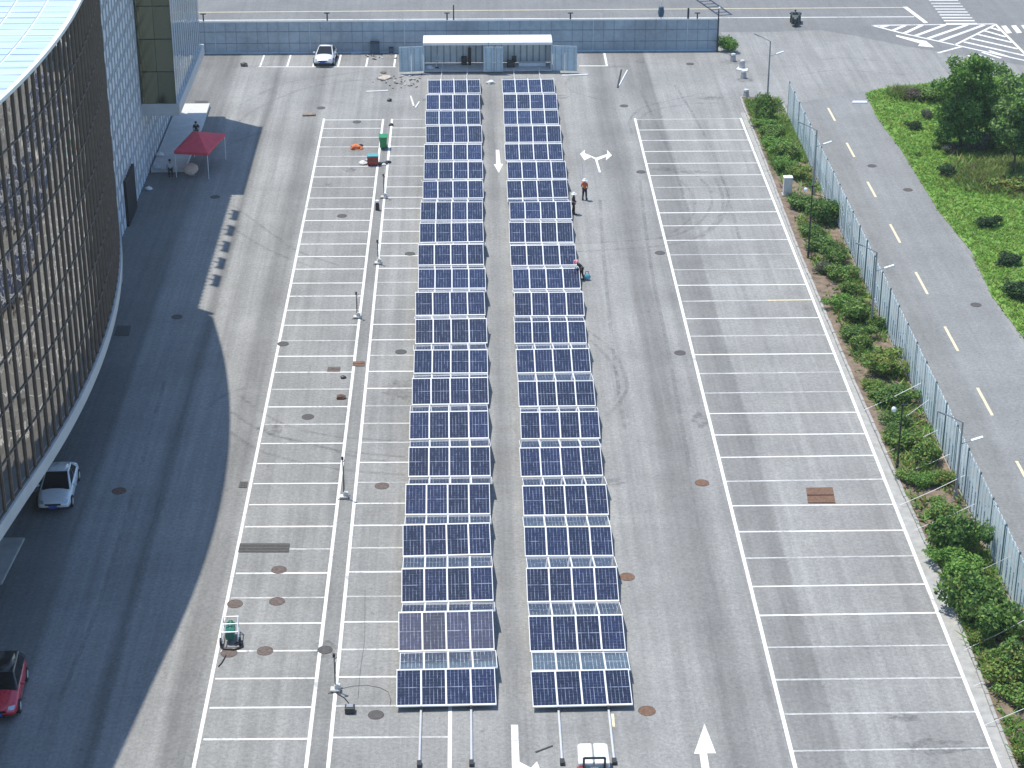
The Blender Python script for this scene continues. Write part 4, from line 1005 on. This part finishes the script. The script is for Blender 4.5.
tag(MB().tube((p.x-.12, p.y+.15, 1.15), (p.x-.18, p.y+.2, 2.75), .022).build('white_pole', 'white_metal'), 'thin white pole held upright by the worker in orange', 'pole')
person('worker in dark clothes and pale cap beside the right array', G(573.5, 214), R(75), 'navy_cloth', 'dark_cloth', 'stand', 'white_metal')
person('worker in pink hat bending over the right array edge', G(581.5, 279), R(-75), 'navy_cloth', 'dark_cloth', 'bend', 'pink_cloth', None, 1.6)
p = G(587, 280); bg = thing('tool_bag', 'pale blue bag on the ground beside the bending worker', 'bag', p)
MB().loft([[(-.26, -.15, 0), (.26, -.15, 0), (.26, .15, 0), (-.26, .15, 0)], [(-.3, -.2, .25), (.3, -.2, .25), (.3, .2, .25), (-.3, .2, .25)], [(-.18, -.08, .5), (.18, -.08, .5), (.18, .08, .5), (-.18, .08, .5)]]).build('sack', 'teal_cloth', bg, smooth=True, subsurf=1)
MB().path([(-.12, 0, .45), (-.1, 0, .62), (.1, 0, .62), (.12, 0, .45)], .02).build('strap', 'navy_cloth', bg)
# resting place by the annex
p = G(170, 176); person('person in a pale shirt sitting on the platform edge near the tent', (p.x, p.y+.35, 0), R(10), 'light_cloth', 'navy_cloth', 'sit')
p = G(197, 141); person('person with dark hair standing just behind the red tent', (p.x, p.y, .0), R(0), 'dark_cloth', 'navy_cloth', 'stand', None)

def canopy(label):
    o = thing('canopy_tent', label, 'tent', (-20.8, 152.8, 0)); C_ = [(-22.45, 150.75), (-19.85, 150.25), (-19.0, 154.9), (-21.6, 155.6)]
    L = [(x+20.8, y-152.8) for x, y in C_]; n = 6; V = []; Fs = []
    top = (0, 0, 2.95)
    m_ = MB()
    for k in range(4):
        a, b = L[k], L[(k+1) % 4]
        rows = []
        for i in range(n+1):
            t = i/n; zz = 2.12+(2.95-2.12)*(t**1.25); sag = -.10*math.sin(math.pi*t)
            rows.append([((a[0]+(b[0]-a[0])*u)*(1-t)+top[0]*t, (a[1]+(b[1]-a[1])*u)*(1-t)+top[1]*t, zz+sag*0) for u in np.linspace(0, 1, 7)])
        rows.insert(0, [(p_[0]*1.005, p_[1]*1.005, 1.90) for p_ in rows[0]])
        P = [q for r_ in rows for q in r_]
        m_.add(P, [(i*7+j, i*7+j+1, (i+1)*7+j+1, (i+1)*7+j) for i in range(len(rows)-1) for j in range(6)])
    m_.build('canopy', 'red_canvas', o)
    for x, y in L: MB().tube((x*.97, y*.97, 0 if x > -0.9 else .0), (x*.97, y*.97, 2.1), .03).build('leg', 'white_metal', o)
    f_ = MB()
    for k in range(4): f_.tube((L[k][0]*.97, L[k][1]*.97, 2.0), (L[(k+1) % 4][0]*.97, L[(k+1) % 4][1]*.97, 2.0), .02)
    f_.build('frame', 'white_metal', o)
canopy('red pop up canopy tent beside the annex entrance')
p = G(192, 175); o = thing('parasol', 'small round pinkish beige parasol in front of the red tent', 'parasol', p); o.rotation_euler = (R(32), 0, 0); o.scale = (1.12, 1.12, .8)
m_ = MB()
for k in range(10):
    a0 = 2*math.pi*k/10; a1 = 2*math.pi*(k+1)/10
    rows = []
    for r_, z in ((.52, .95), (.44, 1.12), (.28, 1.25), (0.02, 1.32)): rows += [(r_*math.cos(a0), r_*math.sin(a0), z), (r_*.97*math.cos((a0+a1)/2), r_*.97*math.sin((a0+a1)/2), z-.01), (r_*math.cos(a1), r_*math.sin(a1), z)]
    m_.add(rows, [(i*3+j, i*3+j+1, i*3+j+4, i*3+j+3) for i in range(3) for j in range(2)])
m_.build('canopy', 'beige_canvas', o); MB().tube((0, 0, 0), (0, 0, 1.38), .02).build('shaft', 'alu', o); MB().lathe([(0, 0), (.22, 0), (.22, .06), (.05, .1), (0, .1)], (0, 0, 0), 14).build('base', 'concrete', o)
def sack(name, label, cat, p, s, mat, z=0, n=5):
    rs = random.Random(int(p[0]*100)); o = thing(name, label, cat, (p[0], p[1], z)); m_ = MB()
    rings = []
    for t, k in ((0, .8), (.3, 1), (.7, .85), (1, .35)): rings.append([(math.cos(a)*s*k*rs.uniform(.75, 1.15), math.sin(a)*s*.7*k*rs.uniform(.75, 1.15), t*s*.8) for a in np.linspace(0, 2*math.pi, 9)[:-1]])
    m_.loft(rings).build('bag', mat, o, smooth=True, subsurf=1); MB().tube((0, 0, s*.75), (s*.08, 0, s*.98), s*.14, s*.05, 6).build('knot', mat, o); return o
sack('plastic_bag', 'white plastic bag on the platform by the lattice wall', 'bag', G(160, 156, .3), .42, 'white_metal', .3)
sack('plastic_bag', 'white plastic bag left of the sitting person', 'bag', G(157, 169, .3), .45, 'light_cloth', .3)
sack('plastic_bag', 'small white bundle at the foot of the lattice wall near the doorway', 'bag', G(149, 190), .35, 'white_metal')

# ------------------------------------------------------------------ portable poles and gear on the left bays
def sensor(label, b, ytop, box=True):
    p = G(*b); q = AtY(b[0]+1, ytop, p.y); h = q.z; o = thing('portable_mast', label, 'mast', p, group='portable masts in the left aisle')
    MB().tube((0, 0, .1), (0, 0, h), .028, .022, 8).tube((.045, .02, .5), (.045, .02, h*.8), .012).build('pole', 'dark_metal', o)
    hd = MB(); hd.box((0, -.04, h), (.12, .1, .18)); hd.tube((0, 0, h-.25), (.14, 0, h-.1), .02); hd.build('head', 'black', o, bevel=.02)
    bs = MB(); bs.box((0, 0, .1), (.46, .36, .10)); bs.box((.1, .02, .26), (.26, .22, .2)); bs.build('base', 'concrete_light', o, bevel=.02)
    ft = MB()
    for a in (.6, 2.2, 3.8, 5.4): ft.tube((0, 0, .12), (math.cos(a)*.4, math.sin(a)*.4, .03), .016)
    ft.build('foot', 'dark_metal', o)
sensor('portable mast nearest the far end, just below the red cart', (384, 198), 175)
sensor('portable mast second from the far end, beside the array', (378, 264), 241)
sensor('portable mast midway along the aisle on the white line', (357, 318), 293)
sensor('tall portable mast with a light base beside the rusty cover', (344, 498), 458)
sensor('portable mast nearest the camera beside a coiled cable', (335.5, 691), 655)
def box_thing(name, label, cat, px, py, d, mat, lid=None, rz=0, z=0):
    p = G(px, py, z); o = thing(name, label, cat, p, rz)
    MB().box((0, 0, d[2]/2), d).build('body', mat, o, bevel=min(d)*.08); MB().box((0, 0, d[2]+.015), (d[0]*1.04, d[1]*1.04, .04)).build('lid', lid or mat, o, bevel=.01)
    return o
p = G(350, 712); o = thing('cable_box', 'dark cable box with a cable running to the nearest mast', 'box', p)
MB().box((0, 0, .16), (.45, .4, .3)).build('body', 'dark_metal', o, bevel=.03); MB().box((0, 0, .33), (.3, .25, .05)).build('handle', 'grey_metal', o)
MB().path([(0, .2, .05), (-.1, .7, .02), (-.3, 1.1, .02), (-.7, 1.5, .02), (-.75, 1.9, .05)], .025).build('cable', 'black', o)
cab = MB(); pts = [G(337, 690), G(352, 686.5), G(367, 685.5), G(380, 688), G(388, 692), G(391, 700), G(390, 706)]
cab.path([(p.x, p.y, .02) for p in pts], .008, 5); tag(cab.build('cable', 'black'), 'thin black cable looping from the nearest mast towards the left array', 'cable')
cab = MB(); pts = [G(365, 590), G(364, 640), G(361, 670), G(358, 700)]
cab.path([(p.x+.04*math.sin(i*2), p.y, .025) for i, p in enumerate(pts)], .004, 5); tag(cab.build('cable', 'black'), 'thin dark cable running down the bays toward the cable box', 'cable')
p = G(377.5, 210); o = thing('tripod_light', 'small black and white lantern standing in the far aisle', 'lantern', p)
MB().lathe([(0, 0), (.16, 0), (.14, .45), (.1, .6), (0, .62)], (0, 0, 0), 12).build('body', 'black', o); MB().lathe([(0, .62), (.15, .62), (.15, .75), (0, .82)], (0, 0, 0), 12).build('top', 'white_metal', o)
# wheelie bin
p = G(383.5, 148.5); o = thing('wheelie_bin', 'green wheelie bin in the far aisle between the bays', 'bin', p)
MB().loft([[(-.24, -.26, .1), (.24, -.26, .1), (.24, .26, .1), (-.24, .26, .1)], [(-.31, -.36, 1.0), (.31, -.36, 1.0), (.31, .34, 1.0), (-.31, .34, 1.0)]]).build('body', 'plastic_green', o, bevel=.03)
MB().box((0, -.02, 1.05), (.68, .78, .09), 0, 0, R(5)).build('lid', 'plastic_green', o, bevel=.03)
for s in (-1, 1): MB().tube((s*.22, .3, .12), (s*.3, .3, .12), .12, .12, 12).build('wheel', 'rubber', o)
MB().tube((-.26, .4, .98), (.26, .4, .98), .025).build('handle', 'plastic_green', o)
p = G(373, 165); o = thing('tool_cart', 'red tool cart with a teal lid among scattered white scraps', 'cart', p)
MB().box((0, 0, .42), (.85, .6, .62)).build('body', 'red_paint', o, bevel=.03); MB().box((0, .02, .79), (.9, .7, .10), .05).build('lid', 'plastic_teal', o, bevel=.03)
MB().box((0, -.31, .45), (.7, .02, .1)).build('drawer', 'rust', o); MB().box((.75, .1, .12), (.8, .25, .12), .2).build('drawbar', 'dark_metal', o)
for x in (-.3, .3):
    for y in (-.25, .25): MB().tube((x-.04, y, .1), (x+.04, y, .1), .1, .1, 10).build('wheel', 'rubber', o)
for k, (px, py, s, mt, lb) in enumerate([(363, 164, .36, 'white_metal', 'white crumpled scrap at the left of the red cart'), (367, 161, .22, 'light_cloth', 'small pale scrap between the orange cloth and the red cart'), (356, 149, .5, 'orange_cloth', 'crumpled orange cloth on the bay lines near the green bin'),
                                   (361, 146, .2, 'dark_cloth', 'small dark rag beside the orange cloth'), (388, 163, .26, 'dark_cloth', 'dark rag on the ground right of the red cart'), (384, 165, .2, 'white_metal', 'tiny white scrap right of the red cart'),
                                   (341, 398.5, .34, 'rust', 'crumpled rust brown sheet on the aisle line of the left bays'), (343, 378, .22, 'dark_metal', 'small dark lump by the aisle line of the left bays'),
                                   (389.5, 101, .28, 'black', 'small black lump on the open asphalt beyond the left bays'), (391, 125.5, .27, 'black', 'small black lump at the head of the aisle lines'), (491, 83.5, .4, 'white_metal', 'white canister on the ground between the far ends of the arrays'),
                                   (429, 70, .55, 'white_metal', 'white sack in front of the left container'), (437, 70, .35, 'dark_cloth', 'dark bag beside the white sack at the left container'),
                                   (384, 73, .3, 'timber', 'small brown heap beside the beige mat'), (244, 66, .42, 'dark_metal', 'dark trolley shaped heap near the fence behind the annex')]):
    q = G(px, py); rs = random.Random(k); m_ = MB(); rg = []
    for t, kk in ((0, .9), (.35, 1.0), (.7, .75), (1, .3)): rg.append([(q.x+math.cos(a)*s*kk*rs.uniform(.6, 1.25), q.y+math.sin(a)*s*.8*kk*rs.uniform(.6, 1.25), .01+t*s*.75) for a in np.linspace(0, 2*math.pi, 9)[:-1]])
    tag(m_.loft(rg).build('canister' if 'canister' in lb else 'cloth_heap' if ('cloth' in lb or 'rag' in lb) else 'sack' if ('sack' in lb or 'bag' in lb) else 'heap' if 'heap' in lb or 'lump' in lb else 'scrap', mt), lb, 'canister' if 'canister' in lb else 'heap' if ('heap' in lb or 'lump' in lb) else 'bag' if ('sack' in lb or 'bag' in lb) else 'scrap')
def sheet(name, label, cat, pts, h, mat, z=0):
    tag(MB().prism([(G(*p).x, G(*p).y) for p in pts], z, z+h).build(name, mat), label, cat)
sheet('beige_mat', 'beige mat lying on the asphalt left of the container doors', 'mat', [(377, 79.5), (385, 81), (391, 78.3), (390, 76.5), (383, 76.3)], .12, 'cardboard')
sheet('plastic_sheet', 'lilac plastic sheet on the bay by the fence', 'sheet', [(351, 54), (361.5, 53.5), (362, 50), (353, 50.2)], .05, 'lilac_sheet')
sheet('plank', 'brown plank lying left of the left bays', 'plank', [(302.5, 116.5), (315.5, 116), (315.5, 114), (303, 114.2)], .12, 'timber')
sheet('plank', 'long pale strip on the asphalt beyond the left bays', 'plank', [(366, 92.2), (388, 91.2), (388, 90.3), (366, 91.3)], .04, 'concrete_light')
sheet('white_lath', 'left white lath of the pair beside the far array end', 'lath', [(410, 96.5), (411.2, 96), (414.6, 106), (413, 106.5)], .05, 'white_metal')
sheet('white_lath', 'right white lath of the pair beside the far array end', 'lath', [(414.5, 108), (416, 108), (420, 102), (418.8, 101.8)], .05, 'white_metal')
sheet('striped_rod', 'dark rod of the pair lying right of the containers', 'rod', [(616.8, 88), (618.5, 88), (622, 70), (620.6, 70)], .06, 'dark_metal')
sheet('striped_rod', 'white rod of the pair lying right of the containers', 'rod', [(618.6, 86), (619.6, 86), (628, 70.5), (626.7, 70.5)], .06, 'white_metal')
sheet('white_pole_lying', 'long white pole lying before the right container door', 'pole', [(562, 76.2), (588, 75.2), (588, 74.4), (562, 75.4)], .06, 'white_metal')
sheet('orange_strip', 'short orange strip on the asphalt beside the right rail', 'strip', [(611, 714), (614, 714), (615, 727), (612.5, 727)], .02, 'paint_yellow')
sheet('white_board', 'white board lying in the gateway beside the concrete blocks', 'board', [(736, 70), (747, 72), (748, 69.3), (738.5, 67.3)], .08, 'white_metal')
sheet('road_patch_board', 'white board on the road edge at the far field corner', 'board', [(852, 103.4), (867, 103.4), (866.5, 101.6), (853, 101.6)], .08, 'white_metal')
sheet('twig', 'thin dark twig on the asphalt near the turn arrow', 'twig', [(535, 752), (536, 753), (553, 746.5), (552.5, 745.5)], .03, 'dark_metal')
# debris scatter on the ground before the containers
db = MB(); rs = random.Random(12)
for k in range(70):
    px = rs.gauss(405, 16); py = rs.gauss(80, 4.5)
    if not (370 < px < 424 and 75 < py < 92): continue
    q = G(px, py); db.box((q.x, q.y, .04), (rs.uniform(.05, .3), rs.uniform(.04, .15), .06), rs.uniform(0, 3), rs.randrange(3))
for k in range(20):
    q = G(rs.uniform(362, 396), rs.uniform(54, 60)); db.box((q.x, q.y, .04), (rs.uniform(.05, .3), rs.uniform(.04, .2), .07), rs.uniform(0, 3), rs.randrange(3))
tag(db.build('loose_debris', ['timber', 'dark_metal', 'concrete_light']), 'loose scraps scattered on the asphalt before the left container', 'debris', kind='stuff')
box_thing('plastic_crate', 'dark blue crate against the far fence right of the white car', 'crate', 375, 53.5, (.8, .6, 1.05), 'bus_blue', 'black')
box_thing('plastic_crate', 'small dark crate against the far fence beside the left container', 'crate', 391.5, 53.0, (.4, .4, .5), 'bus_blue', 'black')
# concrete blocks in the gateway
for px, py, lb in ((733, 61, 'concrete block farthest up the gateway, near the green bush'), (742, 68.5, 'concrete block standing on the white board'), (743.5, 78, 'dark sided concrete block just below the white board'), (746, 97, 'concrete block at the corner of the planting bed')):
    q = G(px, py); o = thing('concrete_block', lb, 'block', (q.x, q.y, .09 if 'standing' in lb else 0), .3, 'blocks closing the gateway')
    MB().lathe([(0, 0), (.3, 0), (.27, .3), (.24, .55), (0, .55)], (0, 0, 0), 6).build('block', 'concrete', o, bevel=.02); MB().lathe([(0, .55), (.26, .55), (.22, .68), (0, .68)], (0, 0, 0), 6).build('cap', 'concrete_light', o)
# green pump machine
p = G(231, 640); o = thing('pump_trailer', 'small green engine pump in a pale tube frame on the left bay line', 'machine', p, .05)
MB().box((0, .1, .45), (.42, .95, .45)).tube((0, -.35, .45), (0, .55, .72), .16, .12, 10).build('engine', 'machine_green', o, bevel=.05)
f_ = MB()
for x in (-.38, .38):
    f_.path([(x, -.55, .25), (x, -.5, .75), (x*.9, .65, .9), (x*.9, .75, .25), (x, -.55, .25)], .028)
for y, z in ((-.5, .75), (.1, .83), (.65, .9)): f_.tube((-.38, y, z), (.38, y, z), .028)
f_.build('frame', 'alu', o)
for x in (-.45, .45): MB().tube((x-.05, -.45, .2), (x+.05, -.45, .2), .2, .2, 14).build('wheel', 'rubber', o)
MB().path([(.2, -.5, .12), (.55, -.3, .1), (.6, -.7, .06), (.2, -.95, .05), (-.3, -.85, .05), (-.45, -.65, .1)], .04).build('hose', 'black', o)
pts = [G(218.5, 667), G(222, 663), G(226, 656)]; tag(MB().path([(q.x, q.y, .03) for q in pts], .03).build('hose', 'black'), 'short black hose end lying over the long bay line', 'hose')
# small utility cart at the bottom edge
o = thing('utility_cart', 'white utility cart with black seat cut by the bottom edge', 'cart', (5.1, 72.85, 0))
for s in (-1, 1): MB().prism([(s*.03, 1.55), (s*.55, 1.55), (s*.66, 1.42), (s*.68, .05), (s*.03, .05)], .62, .92).build('hood', 'car_white', o, bevel=.06)
MB().box((0, -.55, .4), (1.15, 1.4, .35)).build('chassis', 'black', o, bevel=.03)
c = MB(); c.path([(-.45, 0, .6), (-.45, -.05, 1.25), (.45, -.05, 1.25), (.45, 0, .6)], .05); c.path([(-.45, -1.0, .6), (-.45, -.05, 1.25)], .04); c.path([(.45, -1.0, .6), (.45, -.05, 1.25)], .04); c.build('roll_frame', 'black', o)
MB().box((0, -.28, .78), (.36, .4, .1)).build('battery_box', 'concrete_light', o, bevel=.02); MB().box((0, -.75, .8), (.7, .4, .2)).box((0, -.98, 1.05), (.7, .1, .5)).build('seat', 'black', o, bevel=.05)
c = MB()
for k in range(5): c.box((-.62, -.05-k*.14, .72), (.26, .13, .1), 0, k % 2)
c.build('striped_board', ['red_paint', 'white_metal'], o)
for x in (-.55, .55):
    for y in (1.1, -.9): MB().tube((x-.08, y, .27), (x+.08, y, .27), .27, .27, 16).build('wheel', 'rubber', o)
# motor tricycle on the main road
p = G(795, 25); o = thing('motor_tricycle', 'dark green motor tricycle driving along the main road', 'tricycle', p, -.17)
MB().loft([[(-.3, -.75, .35), (.3, -.75, .35), (.25, -.7, .9), (-.25, -.7, .9)], [(-.42, -.35, .3), (.42, -.35, .3), (.36, -.35, 1.1), (-.36, -.35, 1.1)], [(-.3, 0, .3), (.3, 0, .3), (.25, 0, .7), (-.25, 0, .7)]]).build('fairing', 'trike_green', o, bevel=.04)
MB().box((0, .9, .62), (1.0, 1.3, .5)).build('cargo_box', 'trike_green', o, bevel=.03); MB().box((0, .1, .6), (.4, .7, .2)).build('seat', 'black', o, bevel=.04)
MB().tube((-.45, -.35, 1.08), (.45, -.35, 1.08), .025).box((-.5, -.35, 1.2), (.14, .04, .12)).box((.5, -.35, 1.2), (.14, .04, .12)).build('handlebar', 'black', o)
MB().tube((-.06, -.7, .28), (.06, -.7, .28), .28, .28, 14).build('wheel', 'rubber', o)
for x in (-.45, .45): MB().tube((x-.06, 1.0, .28), (x+.06, 1.0, .28), .28, .28, 14).build('wheel', 'rubber', o)
MB().box((0, -.77, .85), (.2, .04, .14)).build('headlight', 'headlamp', o)
person('rider in a dark jacket sitting on the motor tricycle', (p.x, p.y+.2, .20), -.17, 'dark_cloth', 'navy_cloth', 'sit', None, None, 1.68)

# ------------------------------------------------------------------ covers in the ground
MH = [(342, 216, 'D', 'dark round cover high in the left bays under the third mast'), (410, 254, 'D', 'dark round cover in the inner left bays near the second mast'), (283, 344, 'D', 'dark round cover on the long outer line of the left bays'),
      (401, 352, 'D', 'dark round cover beside the middle of the left array'), (308, 417, 'D', 'dark round cover amid tyre marks in the outer left bays'), (382, 486, 'R', 'rusty round cover right of the tall mast with light base'),
      (279, 570, 'R', 'rusty round cover just below the long drain grate'), (277, 601.5, 'R', 'rusty round cover one bay above the green pump'), (265, 651, 'R', 'rusty round cover to the right of the green pump'), (325, 650, 'D', 'grey round cover in the aisle just above the nearest mast'),
      (376, 715, 'D', 'dark round cover right of the cable box'), (235, 604, 'R', 'rusty round cover just above the green pump'), (229, 653, 'R', 'rusty round cover directly below the green pump'), (177, 317, 'D', 'dark round cover in the building shade near its edge'),
      (119, 491, 'R', 'rusty round cover in the shade right of the white car'), (215, 197, 'D', 'dark round cover in the shade below the red tent'), (357, 122, 'D', 'dark round cover in the top row of the left bays'),
      (680, 353, 'D', 'dark round cover on the lane left of the right bays, middle'), (660, 253, 'D', 'dark round cover on the left line of the right bays'), (702, 483, 'R', 'rusty round cover on the lane left of the right bays'),
      (627, 577, 'R', 'rusty round cover close to the right array, one row up'), (647, 711, 'R', 'rusty round cover near the front corner of the right array'), (690, 64, 'D', 'small dark cover before the right part of the far fence'), (624, 106, 'D', 'dark worn cover above the forked arrow'),
      (641, 172, 'D', 'dark round cover right of the forked arrow'), (976, 305, 'D', 'dark round cover on the right side of the access road'), (872, 166, 'D', 'small dark cover on the far part of the access road'), (908, 190, 'D', 'dark cover at the grass edge of the access road'), (321, 108, 'D', 'small dark cover left of the left bays')]
for px, py, k, lb in MH:
    q = G(px, py); r_ = .36 if k == 'R' else .33
    o = thing('manhole_cover', lb, 'manhole cover', (q.x, q.y, 0), group='round covers set in the asphalt')
    mt = ('rust' if px > 600 or px == 119 else 'rust_dull') if k == 'R' else 'iron'
    MB().tube((0, 0, 0), (0, 0, .016), r_, r_, 24).build('plate', mt, o); rg = MB(); rg.lathe([(r_, 0), (r_*1.02, .021), (r_*1.09, .021), (r_*1.11, 0)], (0, 0, 0), 24); rg.build('rim', 'iron' if k == 'D' else 'rust_dull', o)
def grate(label, pts, mat, n=8):
    P = [G(*p) for p in pts]; c = sum(P, Vector())/4; o = thing('drain_grate', label, 'drain grate', (c.x, c.y, 0))
    MB().flat([(p.x-c.x, p.y-c.y) for p in P], .0135).build('pit', 'black', o); m_ = MB()
    for k in range(n):
        a = P[0].lerp(P[1], (k+.06)/n)-c; b = P[0].lerp(P[1], (k+.93)/n)-c; d = P[3].lerp(P[2], (k+.93)/n)-c; e = P[3].lerp(P[2], (k+.06)/n)-c
        m_.prism([a[:2], b[:2], d[:2], e[:2]], .012, .03)
    m_.build('bars', mat, o)
grate('large rusty square grate in the right bays', [(835.5, 503.5), (832.5, 487.5), (806, 488), (808, 503.5)], 'rust', 2)
grate('long dark drain grate across the outer left bays', [(289, 552.5), (290, 543.5), (240, 543.5), (238, 552.5)], 'iron', 3)
grate('dark square grate in deep shade beside the curved building', [(114, 336), (129, 336), (131, 326), (117, 326)], 'iron', 5)
grate('small rusty grate on the aisle above the rust brown sheet', [(364.5, 366.5), (365, 361.5), (353, 361.5), (352.5, 366.5)], 'rust', 2)
grate('brown worn grate beside the aisle line in the left bays', [(340, 372), (340.5, 367), (328, 367), (327, 372)], 'rust_dull', 2)
grate('small dark grate on the outer line near the long drain grate', [(238.5, 488), (247, 488), (248, 482), (240, 482)], 'iron', 3)
grate('grey drain grate beyond the pale platform of the annex', [(194, 105), (207, 105), (208, 101), (195, 101)], 'iron', 5)
grate('dark worn grate at the left line of the right bays, top', [(765+0, 0), (766, 0), (766, 1), (765, 1)], 'iron', 1) if False else None

# ------------------------------------------------------------------ thin summer haze
hz = bpy.data.materials.new('haze'); hz.use_nodes = True; MATS['haze'] = hz; hnt = hz.node_tree
hnt.nodes.remove(hnt.nodes['Principled BSDF']); pvn = hnt.nodes.new('ShaderNodeVolumePrincipled')
pvn.inputs['Color'].default_value = (.86, .93, 1.0, 1); pvn.inputs['Density'].default_value = HAZE; pvn.inputs['Anisotropy'].default_value = .2
hnt.links.new(pvn.outputs[0], hnt.nodes['Material Output'].inputs['Volume'])
tag(MB().box((0, 275, 29.5), (960, 1110, 61.0)).build('haze', 'haze'), kind='stuff')

# ------------------------------------------------------------------ light
w = bpy.data.worlds.new('World'); scn.world = w; w.use_nodes = True
nt = w.node_tree; bgd = nt.nodes['Background']; sky = nt.nodes.new('ShaderNodeTexSky'); sky.sky_type = 'NISHITA'; sky.sun_disc = False
EL = R(71.3); AZ = math.atan2(-.79, .61)
sky.sun_elevation = EL; sky.sun_rotation = AZ; sky.air_density = 1.0; sky.dust_density = .6; sky.ozone_density = 1.0
nt.links.new(mixc(nt, 1.0, sky.outputs[0], (.98, 1.11, 1.20), 'MULTIPLY'), bgd.inputs[0]); bgd.inputs[1].default_value = .15
sd = bpy.data.lights.new('sun', 'SUN'); sd.energy = 4.25; sd.angle = R(.53); sd.color = (1, .945, .84)
so = bpy.data.objects.new('sun', sd); COL.objects.link(so); so.location = (0, 100, 120)
dirv = Vector((.79*math.cos(EL), -.61*math.cos(EL), -math.sin(EL))); so.rotation_euler = dirv.to_track_quat('-Z', 'Y').to_euler()
vs = scn.view_settings; vs.view_transform = 'Standard'; vs.look = 'None'; vs.exposure = 0.14; vs.gamma = 1; vs.use_curve_mapping = False
scn.cycles.max_bounces = 6; scn.cycles.transparent_max_bounces = 12
